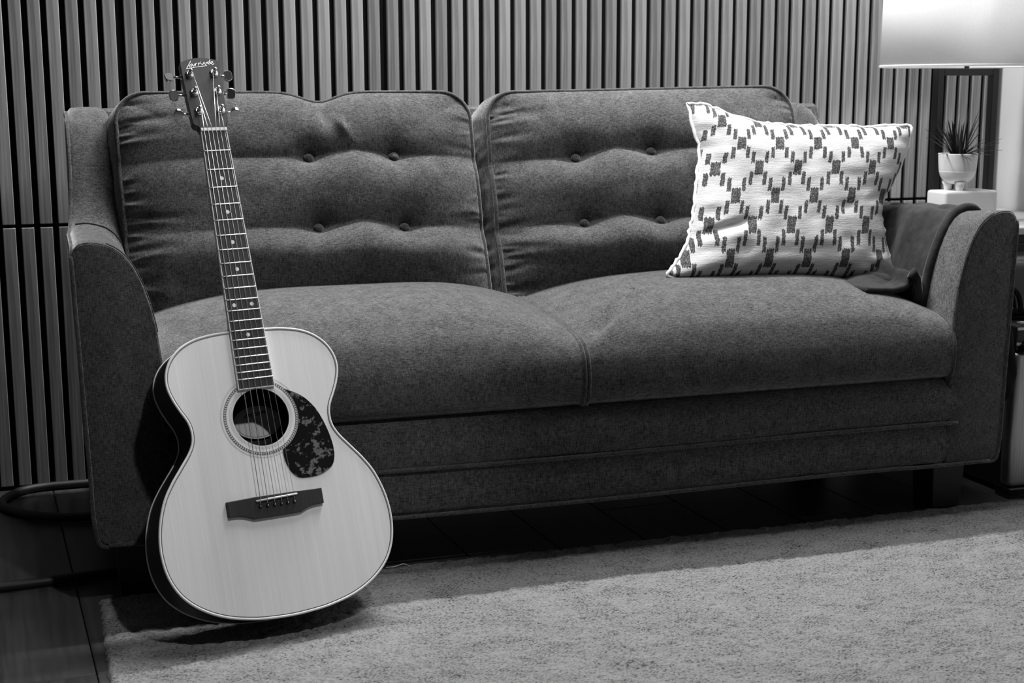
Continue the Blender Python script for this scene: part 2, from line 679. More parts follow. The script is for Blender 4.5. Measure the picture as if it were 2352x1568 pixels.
# ------------------------------------------------------------------ rug
rug = empty('area_rug', (1.4, 2.0, 0), 'large grey mottled short-pile rug on the wood floor in front of the sofa', 'rug')
R0 = (1.4, 2.0, 0)
RGX0, RGX1, RGY0, RGY1 = 0.046, 2.46, 1.25, 2.56
obj('backing', *box(RGX0 + 0.004, RGX1 - 0.004, RGY0 + 0.004, RGY1 - 0.004, 0.0, 0.004), M['rug'], rug, False, R0)
gx = np.arange(RGX0, RGX1, 0.0031)
gy = np.arange(RGY0 + 0.2, RGY1 + 0.001, 0.0031)
H = 0.0085 + 0.0020 * smooth_noise((len(gy), len(gx)), (2.2, 4.2)) + 0.0016 * smooth_noise((len(gy), len(gx)), (1.2, 2.0)) + 0.0012 * smooth_noise((len(gy), len(gx)), (6, 11))
ex = np.minimum(np.minimum(gx - RGX0, RGX1 - gx), 0.012)[None] / 0.012
ey = np.minimum(np.minimum(gy - gy[0] + 0.012, gy[-1] - gy), 0.012)[:, None] / 0.012
H *= np.sqrt(np.clip(1 - (1 - ex) ** 2, 0, 1)) * np.sqrt(np.clip(1 - (1 - ey) ** 2, 0, 1))
H += 0.0008
XX, YY = np.meshgrid(gx, gy)
XX = XX + 0.0022 * smooth_noise(XX.shape, (3, 3)) * (ey < 0.9) * 1.0 + 0.0022 * smooth_noise(XX.shape, (3, 3)) * (ex < 0.9)
YY = YY + 0.003 * smooth_noise(XX.shape, (5, 4)) * (ey < 0.9)
V = np.stack([XX, YY, H], -1).reshape(-1, 3)
pile = obj('pile', V, grid_faces(len(gy), len(gx))[:, ::-1].copy(), M['rug'], rug, True, R0)
pile['kind'] = 'stuff'

th = catmull([(0.572, 2.548, .0115), (0.585, 2.545, .0125), (0.595, 2.549, .012), (0.606, 2.553, .013), (0.612, 2.549, .0125), (0.617, 2.541, .0115)], 5)
o = obj('loose_thread', *tube(th, 0.0009, 6), M['thread'])
tag(o, 'loose white thread lying on the rug edge beside the guitar body', 'thread')

# ------------------------------------------------------------------ sofa
SOFA = (0.976, 2.9, 0)
sofa = empty('sofa', SOFA, 'two-seat charcoal tufted fabric sofa with sloped arms against the slatted wall', 'sofa')
YF = 2.50


def spart(name, V, F, mat=None, parent=None, smooth=True, **kw):
    return obj(name, V, F, mat or M['linen'], parent or sofa, smooth, SOFA, **kw)


ARM = [(.036, .120), (.020, .129), (.013, .176), (.011, .264), (.006, .4305), (.002, .558), (0, .632), (.003, .649), (.014, .659), (.036, .6605), (.058, .655),
       (.076, .645), (.092, .629), (.106, .606), (.118, .577), (.129, .538), (.137, .499), (.143, .45), (.146, .391), (.147, .293), (.147, .122)]


def arm_sections(left=True):
    ys = [2.5, 2.506, 2.52, 2.56, 2.62, 2.7, 2.78, 2.84, 2.88, 2.91, 2.935, 2.96, 2.985, 3.01, 3.04, 3.07, 3.1, 3.13, 3.18, 3.23, 3.26, 3.275]
    zt_x = [2.4, 2.8, 2.88, 2.93, 2.97, 3.0, 3.03, 3.06, 3.09, 3.12, 3.18, 3.25, 3.275]
    zt_z = [.6605, .652, .645, .640, .652, .68, .725, .78, .83, .858, .874, .876, .866]
    out = []
    for y in ys:
        zt = float(np.interp(y, zt_x, zt_z)) - (0 if left else .012 * float(sstep(2.5, 2.7, y)) * float(sstep(3.0, 2.9, y)))
        t = float(sstep(2.9, 3.06, y))
        o_top = 0.012 if left else 0.092
        o_mid = 0.011 if left else 0.05
        i_top = 0.103 if left else 0.142
        if left:
            Wp = [(.036, .120), (.020, .129), (.013, .176), (.012, .264), (.011, .42), (o_mid, .60), (o_top, zt - .03), (o_top + .004, zt - .012), (o_top + .013, zt - .002), (o_top + .03, zt),
                  ((o_top + i_top) / 2, zt), (i_top - .026, zt), (i_top - .012, zt - .004), (i_top - .003, zt - .014), (i_top, zt - .035),
                  (i_top + .002, max(zt - .10, .56)), (.118, .53), (.132, .48), (.143, .40), (.147, .293), (.147, .122)]
        else:
            Wp = [(.036, .120), (.020, .129), (.013, .176), (.012, .264), (.020, .42), (.060, .60), (.108, zt - .06), (.124, zt - .022), (.136, zt - .005), (.142, zt),
                  (.148, zt), (.154, zt - .002), (.160, zt - .006), (.164, zt - .016), (.166, zt - .035),
                  (.166, max(zt - .10, .56)), (.162, .53), (.158, .48), (.152, .40), (.147, .293), (.147, .122)]
        dz = zt - .6605
        inset = 0.0035 * (1 - sstep(2.5, 2.512, y))
        sec = []
        for (ax, az), (wx, wz) in zip(ARM, Wp):
            a2 = az + dz * float(sstep(.3, .64, az)) if t < 1 else az
            x = ax * (1 - t) + wx * t
            z = a2 * (1 - t) + wz * t
            # soften the front rim
            x = x + (0.073 - x) * inset * 6 * 0.5
            z = z + (-inset if z > .4 else inset) * 0.8
            sec.append((x, y, z))
        out.append(sec)
    return out


def make_arm(left):
    secs = arm_sections(left)
    n = len(ARM)
    V = []
    for sec in secs:
        for x, y, z in sec:
            X = 0.029 + x if left else 1.923 - x
            V.append((X, y, z))
    F = []
    for i in range(len(secs) - 1):
        for k in range(n):
            j = (k + 1) % n
            q = (i * n + k, i * n + j, (i + 1) * n + j, (i + 1) * n + k)
            F.append(q if not left else q[::-1])
    F.append(tuple(range(n)) if not left else tuple(range(n))[::-1])
    L = (len(secs) - 1) * n
    F.append(tuple(L + k for k in range(n)))
    a = spart('arm', V, F, fix=True)
    # curved front facing with a seam, and piping round it
    P = np.array(ARM)
    c = np.array([0.075, 0.35])
    Q = catmull(P, 3)
    Q = np.concatenate([Q])
    rim = c + (Q - c) * np.array([0.97, 0.988])
    inner = c + (Q - c) * np.array([0.86, 0.95])
    X = (lambda x: 0.029 + x) if left else (lambda x: 1.923 - x)
    r1 = [(X(x), YF + 0.001, z) for x, z in rim]
    r2 = [(X(x), YF - 0.0025, z) for x, z in inner]
    nn = len(r1)
    F2 = [(i, (i + 1) % nn, nn + (i + 1) % nn, nn + i) for i in range(nn)] + [tuple(range(nn, 2 * nn))]
    spart('arm_facing', r1 + r2, F2, parent=a, fix=True)
    # piping along the outer edge and the bottom of the facing, then back along the outer top edge of the arm
    e = [(X(x), YF - 0.001, z) for x, z in catmull(ARM[:7], 4)]
    e2 = [(X(s[7][0] - .001), s[7][1], s[7][2]) for s in secs[3:]]
    spart('piping', *tube(np.concatenate([np.array(e), catmull(e2, 2)]), 0.0038, 8), mat=M['piping'], parent=a)
    e3 = [(X(x), YF - 0.0015, z) for x, z in catmull(ARM[10:17], 4)]
    spart('seam', *tube(e3, 0.0011, 6), mat=M['piping'], parent=a)
    if left:   # seam where the arm pad meets the side wing
        k = [i for i, s in enumerate(secs) if abs(s[0][1] - 2.96) < 1e-6][0]
        e4 = [(X(p[0]), p[1] - .001, p[2] + .0012) for p in secs[k][8:17]]
        spart('seam', *tube(catmull(e4, 4), 0.0014, 6), mat=M['piping'], parent=a)
    return a


make_arm(True)
make_arm(False)

# back frame (shows only between the cushions and behind them)
bx = []
prof = [(3.275, .13), (3.275, .84), (3.268, .862), (3.25, .872), (3.21, .872), (3.195, .865), (3.185, .84), (3.15, .13)]
Vb = [(x, y, z) for x in (0.12, 1.84) for y, z in prof]
n = len(prof)
Fb = [(k, (k + 1) % n, n + (k + 1) % n, n + k) for k in range(n)] + [tuple(range(n)), tuple(range(n, 2 * n))[::-1]]
spart('back_frame', Vb, Fb, smooth=False, fix=True)
# seat deck
spart('seat_deck', *box(0.172, 1.78, 2.53, 3.2, 0.14, 0.306, 0.004), smooth=False)
# front rail: two padded bands with a welt between
rp = [(2.56, .122), (2.516, .123), (2.504, .128), (2.4995, .14), (2.4985, .165), (2.4995, .19), (2.503, .205), (2.505, .2085), (2.503, .212), (2.4985, .222), (2.496, .255), (2.499, .285), (2.507, .30), (2.52, .307), (2.56, .309)]
xs = np.linspace(0.075, 1.876, 70)
Vr, n = [], len(rp)
for i, x in enumerate(xs):
    w = 0.0012 * math.sin(x * 9.0) + 0.0008 * math.sin(x * 23)
    for y, z in rp:
        Vr.append((x, y + w * (0.2 < z < 0.3) + .0035 * float(sstep(.20, .10, x) + sstep(1.75, 1.85, x)), z + 0.002 * math.sin(x * 5)))
Fr = [tuple(q) for q in grid_faces(len(xs), n)] + [tuple(range(n)), tuple(range((len(xs) - 1) * n, len(xs) * n))]
rail = spart('front_rail', Vr, Fr, fix=True)
spart('piping', *tube([(x, 2.4985, 0.2125 + 0.002 * math.sin(x * 5)) for x in np.linspace(0.136, 1.80, 60)], 0.0042, 8), mat=M['piping'], parent=rail)
spart('piping', *tube([(x, 2.4985, 0.1225 + 0.002 * math.sin(x * 5) * (0.3 < x < 1.7)) for x in np.linspace(0.066, 1.886, 60)], 0.0042, 8), mat=M['piping'], parent=rail)
# legs: tapered blocks
for x0, x1, y0, y1 in ((.078, .160, 2.575, 2.66), (1.80, 1.882, 2.575, 2.66), (.078, .160, 3.14, 3.22), (1.80, 1.882, 3.14, 3.22)):
    V, F = box(x0, x1, y0, y1, 0, .125, .003)
    c = np.array([(x0 + x1) / 2, (y0 + y1) / 2])
    V[:, :2] = c + (V[:, :2] - c) * (0.86 + 0.14 * V[:, 2:3] / .125)
    spart('leg', V, F, M['black'], smooth=False)


def seat_cushion(xa, xb, seed, pucker):
    """Profile in (y, z) swept across x and crowned."""
    prof = catmull([(2.96, .312), (2.7, .310), (2.53, .310), (2.507, .314), (2.497, .328), (2.493, .36), (2.497, .393), (2.510, .416), (2.536, .432), (2.60, .444), (2.75, .458), (2.90, .466), (2.955, .455), (2.972, .40)], 5, True)
    n = len(prof)
    N = 90
    V = []
    rg = np.random.default_rng(seed)
    nz = smooth_noise((N + 1, n), (16, 9), rg)
    xc, hx = (xa + xb) / 2, (xb - xa) / 2
    for i in range(N + 1):
        s = -math.cos(math.pi * i / N)
        x = xc + hx * s
        e = max(0.0, 1 - abs(s) ** 3.2)
        for k, (y, z) in enumerate(prof):
            top = float(sstep(.40, .45, z))
            fr = float(sstep(2.56, 2.50, y)) * float(sstep(.31, .34, z))
            my = max(0.0, 1 - ((y - 2.72) / .30) ** 2)
            dz = top * e * (0.018 + 0.043 * my) + nz[i, k] * 0.0022 * top * e
            dy = -fr * e * 0.010
            if z < .325:
                dz += 0.0
            # pucker near the seam
            for px_, py_, ang_, amp, la, lb in pucker:
                ddx, ddy = x - px_, y - py_
                u = ddx * math.cos(ang_) + ddy * math.sin(ang_)
                v = -ddx * math.sin(ang_) + ddy * math.cos(ang_)
                dz += top * amp * math.exp(-(u / la) ** 2 - (v / lb) ** 2)
            V.append((x, y + dy, z + dz))
    F = [tuple(q) for q in grid_faces(N + 1, n, True)] + [tuple(range(n))[::-1], tuple(range(N * n, (N + 1) * n))]
    c = spart('seat_cushion', V, F, fix=True)
    for x in (xa + 0.001, xb - 0.001):
        path = [(x, y, z) for y, z in prof]
        spart('piping', *tube(path, 0.0042, 8, True), mat=M['piping'], parent=c)
    return c


seat_cushion(0.168, 0.957, 3, [])
seat_cushion(0.9635, 1.782, 5, [(1.03, 2.585, 0.75, -.026, .05, .015), (1.045, 2.548, 0.6, .011, .06, .012), (1.02, 2.62, 0.3, .006, .05, .014), (1.09, 2.60, 0.9, -.006, .05, .02)])


def back_cushion(xl_t, xr_t, xl_b, xr_b, z0, zt_l, zt_r, buttons, dents, seed, wr_l, wr_r):
    """Button-tufted cushion leaning back; local a across, b up the slope, d outwards."""
    lean = math.atan2(.16, .46)
    B = np.array([0, math.sin(lean), math.cos(lean)])
    Nn = np.array([0, -math.cos(lean), math.sin(lean)])
    O = np.array([0, 2.90, .46])
    NA, NB = 180, 200
    hb = (.905 - z0) / math.cos(lean)
    s = np.linspace(-1, 1, NA)
    t = np.linspace(-1, 1, NB)
    Sg, Tg = np.meshgrid(s, t)
    rg = np.random.default_rng(seed)

    def outline(Sx, Tx):
        """square -> rounded quad, world (a, b)"""
        A, Bh, r = 1.0, 1.0, 0.0
        half_w, half_h = (xr_t - xl_t) / 2, hb / 2
        x, y = Sx * half_w, Tx * half_h
        m_ = np.maximum(np.abs(Sx), np.abs(Tx))
        ms = np.maximum(m_, 1e-6)
        bx_, by_ = Sx / ms * half_w, Tx / ms * half_h
        rad = np.where(Ty_pos(Tx), 0.062, 0.05)
        cx, cy = half_w - rad, half_h - rad
        ox, oy = np.abs(bx_) - cx, np.abs(by_) - cy
        corner = (ox > 0) & (oy > 0)
        ln = np.sqrt(ox ** 2 + oy ** 2) + 1e-9
        nx = np.where(corner, np.sign(bx_) * (cx + rad * ox / ln), bx_)
        ny = np.where(corner, np.sign(by_) * (cy + rad * oy / ln), by_)
        w = m_ ** 5
        x = x + (nx - bx_) * w
        y = y + (ny - by_) * w
        f = (y / half_h + 1) / 2
        xl = xl_b + (xl_t - xl_b) * f
        xr = xr_b + (xr_t - xr_b) * f
        a = xl + (xr - xl) * (x / half_w + 1) / 2
        zt = zt_l + (zt_r - zt_l) * (x / half_w + 1) / 2
        b = (z0 - .46) / math.cos(lean) + f * (zt - z0) / math.cos(lean)
        for xc, amp, wd in dents:
            b = b + amp * np.exp(-((a - xc) / wd) ** 2) * f ** 7
        return a, b, f

    def Ty_pos(Tx):
        return Tx > 0

    a, b, f = outline(Sg, Tg)
    crown = 0.066 * (1 - np.abs(Sg) ** 3.0) ** 0.8 * np.where(Tg > 0, (1 - np.abs(Tg) ** 3.2) ** .75, (1 - np.abs(Tg) ** 2.2) ** .8)
    d = crown.copy()
    rows = [[bt for bt in buttons if bt[1] > .68], [bt for bt in buttons if bt[1] <= .68]]
    for row in rows:
        row = sorted(row)
        (x1, z1), (x2, z2) = row
        b1, b2 = (z1 - .46) / math.cos(lean), (z2 - .46) / math.cos(lean)
        xs_ = [x1 - .5, x1 - .14, x1, (x1 + x2) / 2, x2, x2 + .14, x2 + .5]
        bs_ = [b1 - .006, b1 - .004, b1, (b1 + b2) / 2 + .012, b2, b2 - .002, b2 - .008]
        bl = np.interp(a, xs_, bs_)
        depth = np.interp(a, [x1 - .30, x1 - .12, x1, (x1 + x2) / 2, x2, x2 + .12, x2 + .30], [.006, .018, .030, .025, .030, .018, .006])
        db = b - bl
        d -= depth * np.where(db > 0, np.exp(-np.abs(db) / .048), np.exp(-(np.abs(db) / .03) ** 1.5))
        for (bx1, bz1) in row:
            bb = (bz1 - .46) / math.cos(lean)
            rr = np.sqrt((a - bx1) ** 2 + ((b - bb) * 1.1) ** 2)
            d -= .022 * np.exp(-rr / .030)
    # gathers along the piped sides: short single wrinkles fanning in from the seam
    def gathers(dist, amp, count, reach):
        out = np.zeros_like(a)
        for _ in range(count):
            b0 = rg.uniform(.01, hb - .05)
            dens = .35 + .65 * (math.sin(b0 * 23 + seed) > -.35)
            ln = rg.uniform(.35, 1.0) * reach * dens
            wd = rg.uniform(.0032, .0065)
            sl = rg.uniform(-.16, .16) + (b0 - hb * .55) * .25
            am = amp * rg.uniform(.5, 1.0) * rg.choice([1, -1, -1])
            cl = b0 + sl * dist
            out += am * np.exp(-((b - cl) / (wd * (1 + dist / reach * 1.6))) ** 2) * np.exp(-(dist / ln) ** 2) * (1 - np.exp(-dist / .007))
        return out
    d += gathers(a - a[:, :1], wr_l, 48, .10)
    d += gathers(a[:, -1:] - a, wr_r, 26, .075)
    # each billow hangs over the fold below it
    bB = (.565 - .46) / math.cos(lean)
    d += .020 * np.exp(-((b - bB) / .06) ** 2) * (1 - np.abs(Sg) ** 4)
    d += .0022 * smooth_noise(a.shape, (18, 24), rg) * (crown / .066)
    for xc, amp, wd in dents:
        d += -.012 * np.exp(-((a - xc - .012) / .018) ** 2 - ((f - .90) / .06) ** 2) + .008 * np.exp(-((a - xc - .012 - (0.95 - f) * .22) / .012) ** 2 - ((f - .84) / .07) ** 2)
    V = (O + a[..., None] * np.array([1., 0, 0]) + b[..., None] * B + d[..., None] * Nn)
    front = V.reshape(-1, 3)
    Ff = grid_faces(NB, NA)
    # boundary loop, anticlockwise
    idx = np.arange(NA * NB).reshape(NB, NA)
    loop = np.concatenate([idx[0, :-1], idx[:-1, -1], idx[-1, :0:-1], idx[:0:-1, 0]])
    LP = front[loop]
    cen = LP.mean(0)
    K, T = 9, .175
    tang = np.roll(LP, -3, 0) - np.roll(LP, 3, 0)
    outn = np.cross(tang, -Nn)
    outn /= np.linalg.norm(outn, axis=1)[:, None] + 1e-9
    if ((LP - cen) * outn).sum() < 0:
        outn = -outn
    rings = []
    gw = smooth_noise((K, len(loop)), (3, 6), rg) * .0025
    for k in range(1, K + 1):
        u = k / K
        rings.append(LP - Nn * T * u + outn * (0.018 * math.sin(math.pi * u) ** .8 + gw[k - 1][:, None] * math.sin(math.pi * u)))
    base = len(front)
    Vall = np.concatenate([front] + rings)
    nl = len(loop)
    F = [tuple(int(v) for v in q) for q in Ff]
    prev = loop
    for k in range(K):
        cur = base + k * nl + np.arange(nl)
        for i in range(nl):
            j = (i + 1) % nl
            F.append((int(prev[i]), int(cur[i]), int(cur[j]), int(prev[j])))
        prev = cur
    F.append(tuple(int(v) for v in prev))
    c = spart('back_cushion', Vall, F, fix=True)
    pp = LP + Nn * .0005
    keep = np.concatenate([pp[::3]])
    spart('piping', *tube(keep, .0046, 8, True), mat=M['piping'], parent=c)
    # covered buttons seated in the tufts
    for bxx, bzz in buttons:
        bb = (bzz - .46) / math.cos(lean)
        j = np.argmin((a - bxx) ** 2 + (b - bb) ** 2)
        P = front[j] + Nn * .0105 - B * .003
        prof_ = [(0.0001, .0075), (.004, .0072), (.008, .0052), (.0106, .0015), (.0112, -.002), (.0095, -.006), (.003, -.008)]
        Vt, Ft = lathe(prof_, seg=24)
        R_ = np.stack([np.array([1., 0, 0]), B, Nn], 1)
        spart('button', Vt @ R_.T + P, Ft, parent=c)
    return c


kb = 0.9776
back_cushion(.137, .8885, .146, .8945, .435, .904, .904, [(.521, .764), (.704, .766), (.529, .619), (.711, .617)], [(.556, -.022, .05)], 11, .0052, .0030)
back_cushion(.930, 1.682, .926, 1.69, .435, .902, .914, [(1.117, .755), (1.30, .766), (1.118, .612), (1.296, .612)], [], 12, .0046, .0036)

# ------------------------------------------------------------------ throw blanket over the far arm
def make_blanket():
    # cross path over the right arm from its outer side, over the top, down the inside, out on the seat
    secs = arm_sections(False)
    ys = np.linspace(2.625, 3.02, 64)
    rg = np.random.default_rng(21)
    paths = []
    for y in ys:
        # arm pad height only (the throw bridges straight back to the wing)
        pts = []
        inn = [(x, z) for x, z in ARM[5:18]]
        pad = 0.009
        c = np.array([0.075, 0.40])
        for x, z in inn:
            v = np.array([x, z]) - c
            v = v / np.linalg.norm(v)
            pts.append((1.923 - (x + v[0] * pad), z + v[1] * pad - 0.020 - 0.018 * (y - 2.6) / .4))
        xs_ = 1.923 - .147 - .018
        pts += [(xs_ - .004, .515), (xs_ - .020, .492), (xs_ - .05, .485), (xs_ - .085, .486), (xs_ - .115 - .02 * math.sin(y * 17), .489)]
        paths.append(catmull(pts, 5))
    P = np.array(paths)          # ny, nk, 2
    ny, nk, _ = P.shape
    nz = smooth_noise((ny, nk), (9, 7), rg) * .006 + smooth_noise((ny, nk), (22, 10), rg) * .012
    kk = np.linspace(0, 1, nk)[None]
    nz = nz * (.15 + .85 * sstep(0, .25, np.linspace(0, 1, ny)))[:, None]
    fold = 0.007 * np.sin(kk * 8 + np.linspace(0, 17, ny)[:, None]) * sstep(.45, .9, kk) * sstep(0, .3, np.linspace(0, 1, ny))[:, None]
    V = np.zeros((ny, nk, 3))
    V[..., 0] = P[..., 0] - np.abs(nz) * .8 - fold * .6
    V[..., 1] = ys[:, None] - 0.035 * sstep(.5, .95, kk) + .012 * np.sin(kk * 9)
    V[..., 2] = P[..., 1] + np.abs(nz) * .9 + np.abs(fold) * .9
    o = obj('throw_blanket', V.reshape(-1, 3), grid_faces(ny, nk), M['plush'])
    md = o.modifiers.new('thick', 'SOLIDIFY')
    md.thickness = .013
    md.offset = 0
    md2 = o.modifiers.new('soft', 'SUBSURF')
    md2.levels = md2.render_levels = 1
    tag(o, 'dark plush throw blanket draped over the sofa arm beside the pillow', 'blanket')
    # rolled front hem as its own part
    hem = [tuple(V[0, k] + np.array([0, -.002, 0.004])) for k in range(0, nk - 16, 2)]
    obj('hem', *tube(hem, .0105, 10), M['plush'], o)
    # loose folds puddled on the seat
    for dy, dz, r in ((0.0, .003, .013), (-.045, -.004, .012)):
        pth = catmull([(1.63, 2.80 + dy, .505 + dz), (1.68, 2.775 + dy, .502 + dz), (1.72, 2.745 + dy, .500 + dz), (1.755, 2.70 + dy, .49 + dz), (1.772, 2.66 + dy, .470 + dz)], 8)
        rr = [r * (0.5 + 0.8 * math.sin(math.pi * min(1, .1 + .85 * i / len(pth)))) for i in range(len(pth))]
        obj('fold', *tube(pth, rr, 10), M['plush'], o)
    return o


make_blanket()

# ------------------------------------------------------------------ patterned pillow
def make_pillow():
    kx = .971

    def sc(L):
        A = np.array(L)
        A[:, 0] *= kx
        A[:, 1] *= kx
        A[:, 2] = .91 - (.91 - A[:, 2]) * kx
        return A
    left_ = sc([(1.406, 3.02, 0.875), (1.406, 2.995, 0.826), (1.414, 2.969, 0.776), (1.4, 2.948, 0.735), (1.382, 2.92, 0.683), (1.363, 2.892, 0.632), (1.343, 2.866, 0.585), (1.325, 2.853, 0.56), (1.296, 2.836, 0.531), (1.269, 2.823, 0.51)])
    top_ = sc([(1.406, 3.02, 0.875), (1.437, 3.02, 0.875), (1.469, 3.016, 0.866), (1.506, 3.008, 0.851), (1.545, 3.003, 0.84), (1.58, 2.999, 0.831), (1.625, 2.997, 0.827), (1.673, 2.995, 0.823), (1.764, 2.995, 0.822), (1.871, 2.993, 0.818), (1.938, 2.995, 0.821), (1.984, 2.995, 0.819)])
    right_ = sc([(1.984, 2.995, 0.819), (1.968, 2.978, 0.786), (1.943, 2.96, 0.749), (1.916, 2.941, 0.713), (1.89, 2.926, 0.683), (1.857, 2.909, 0.65), (1.843, 2.892, 0.618), (1.842, 2.877, 0.588), (1.838, 2.863, 0.562), (1.839, 2.846, 0.529), (1.843, 2.834, 0.506), (1.845, 2.819, 0.476)])
    bot_ = sc([(1.269, 2.823, 0.51), (1.292, 2.82, 0.503), (1.376, 2.82, 0.499), (1.474, 2.821, 0.497), (1.574, 2.821, 0.492), (1.675, 2.819, 0.484), (1.777, 2.816, 0.475), (1.845, 2.819, 0.476)])
    # matching sheet coordinates for the print (same outline laid flat, arbitrary units)
    lf = np.array([(328, 128), (360, 290), (418, 460), (405, 600), (385, 780), (365, 960), (335, 1130), (300, 1220), (230, 1330), (163, 1412)], float)
    tf = np.array([(328, 128), (420, 125), (520, 155), (640, 205), (760, 240), (870, 268), (1000, 280), (1140, 290), (1400, 293), (1700, 302), (1880, 288), (2005, 292)], float)
    rf = np.array([(2005, 292), (1985, 400), (1945, 520), (1900, 640), (1850, 740), (1785, 850), (1770, 960), (1790, 1060), (1800, 1150), (1830, 1260), (1860, 1340), (1890, 1440)], float)
    bf = np.array([(163, 1412), (240, 1432), (500, 1432), (800, 1425), (1100, 1428), (1400, 1440), (1700, 1455), (1890, 1440)], float)
    NA, NB = 110, 90

    def resample(W, Fl, n):
        d = np.r_[0, np.cumsum(np.linalg.norm(np.diff(Fl, axis=0), axis=1))]
        q = np.linspace(0, d[-1], n)
        return np.stack([np.interp(q, d, W[:, k]) for k in range(W.shape[1])], 1)
    s = np.linspace(0, 1, NA)[None, :, None]
    t = np.linspace(0, 1, NB)[:, None, None]

    def coons(l, tp, r, b):
        Lc, Rc = l[:, None], r[:, None]
        Tc, Bc = tp[None], b[None]
        return (1 - s) * Lc + s * Rc + (1 - t) * Tc + t * Bc - ((1 - s) * (1 - t) * tp[0] + s * (1 - t) * tp[-1] + (1 - s) * t * b[0] + s * t * b[-1])
    G = coons(resample(left_, lf, NB), resample(top_, tf, NA), resample(right_, rf, NB), resample(bot_, bf, NA))
    U = coons(resample(lf, lf, NB), resample(tf, tf, NA), resample(rf, rf, NB), resample(bf, bf, NA))
    u, v = U[..., 0], U[..., 1]
    row = np.interp(v, [95, 270, 440, 620, 830, 1040, 1290, 1540], [0, 1, 2, 3, 4, 5, 6, 7])
    col = (u - (884 + (830 - np.minimum(v, 1120)) * 0.12)) / 281.0
    col = col * (1 + 0.0)
    uv = np.stack([col, row], -1).reshape(-1, 2)
    lean = math.atan2(.20, .36)
    Nn = np.array([0.0, -1.0, 0.16])
    Nn /= np.linalg.norm(Nn)
    ss, tt = np.linspace(-1, 1, NA)[None], np.linspace(-1, 1, NB)[:, None]
    prof = np.clip(1 - np.abs(ss) ** 3.4, 0, 1) ** .60 * np.clip(1 - np.abs(tt) ** 4.2, 0, 1) ** .58
    rg = np.random.default_rng(4)
    wr = smooth_noise((NB, NA), (6, 9), rg) * .0035
    # pulled edges: radiating gathers at both sides
    side = np.exp(-(1 - np.abs(ss)) / .12) * (1 - np.exp(-(1 - np.abs(ss)) / .03))
    wr = wr + side * smooth_noise((NB, NA), (4.5, 40), rg) * .012
    # one deep crease low on the near side
    cr = np.exp(-((tt - (0.40 - 0.42 * (ss + .8))) / .06) ** 2) * np.exp(-((ss + .72) / .2) ** 2)
    cr2 = np.exp(-((tt - (0.52 - 0.42 * (ss + .8))) / .09) ** 2) * np.exp(-((ss + .72) / .22) ** 2)
    d = .066 * prof + wr * np.clip(prof * 2, 0, 1) - .016 * cr + .008 * cr2
    Vf = (G + d[..., None] * Nn).reshape(-1, 3)
    Vk = (G - (.05 * prof)[..., None] * Nn).reshape(-1, 3)
    Ff = grid_faces(NB, NA)
    F = np.concatenate([Ff, Ff[:, ::-1] + NA * NB])
    o = obj('throw_pillow', np.concatenate([Vf, Vk]), F, M['ikat'], uv=np.concatenate([uv, uv]))
    tag(o, 'white pillow printed with a dark dashed diamond lattice, leaning in the sofa corner', 'pillow')
    # stitched edge cord
    idx = np.arange(NA * NB).reshape(NB, NA)
    loop = np.concatenate([idx[0, :-1], idx[:-1, -1], idx[-1, :0:-1], idx[:0:-1, 0]])
    E = Vf[loop][::2]
    E = E + np.stack([rg.normal(0, .0012, len(E)) for _ in range(3)], 1)
    obj('edge_seam', *tube(E, .0042, 8, True), M['pillow_edge'], o)
    # knotted corner tassel
    Vt, Ft = [], []
    c = np.array([1.803, 2.735, .513])
    bm = bmesh.new()
    bmesh.ops.create_icosphere(bm, subdivisions=3, radius=.017)
    for vv in bm.verts:
        a = math.atan2(vv.co.y, vv.co.x)
        vv.co *= 1 + .10 * math.sin(vv.co.z * 420 + vv.co.x * 260) * .6
        vv.co.x *= 1.15
    bm.verts.index_update()
    Vt = np.array([v.co[:] for v in bm.verts]) + c
    Ft = [tuple(v.index for v in f.verts) for f in bm.faces]
    bm.free()
    obj('tassel_knot', Vt, Ft, M['pillow_edge'], o)
    for k in range(6):
        a = k * 1.05
        p = [tuple(c + np.array([.006 * math.cos(a), .006 * math.sin(a), -.012])), tuple(c + np.array([-.010 + .007 * math.cos(a), .008 * math.sin(a), -.026])), tuple(c + np.array([-.012 + .008 * math.cos(a * 1.3), .012 * math.sin(a), -.038]))]
        obj('tassel_strand', *tube(catmull(p, 3), .0022, 6), M['pillow_edge'], o)
    return o


M['pillow_edge'] = plain('white_cotton_cord', 0.74, 0.9)
make_pillow()

# ------------------------------------------------------------------ acoustic guitar
Rg = np.array([[0.9830364242086064, -0.07844698404484864, 0.16578739208222162], [0.18308097158717335, 0.36554666911522143, -0.9126099881885271], [0.010988472225639525, 0.927481376305225, 0.37370784054540823]])
Tg = np.array([0.28082416326882365, 2.549181189985445, 0.8398113145152444])
GO = np.array([0, -0.8458, -0.105])
Mg = Matrix([list(Rg[i]) + [0] for i in range(3)] + [[0, 0, 0, 1]])
Mg.translation = Vector((Rg @ GO + Tg).tolist())
guitar = empty('acoustic_guitar', None, 'pale-topped acoustic guitar leaning against the front of the sofa', 'guitar', mat=Mg)
ZT_ = -0.007     # top plate plane; the fretboard face is z = 0


def gp(name, V, F, mat, parent=None, smooth=False, **kw):
    return obj(name, V, F, mat, parent or guitar, smooth, GO, **kw)


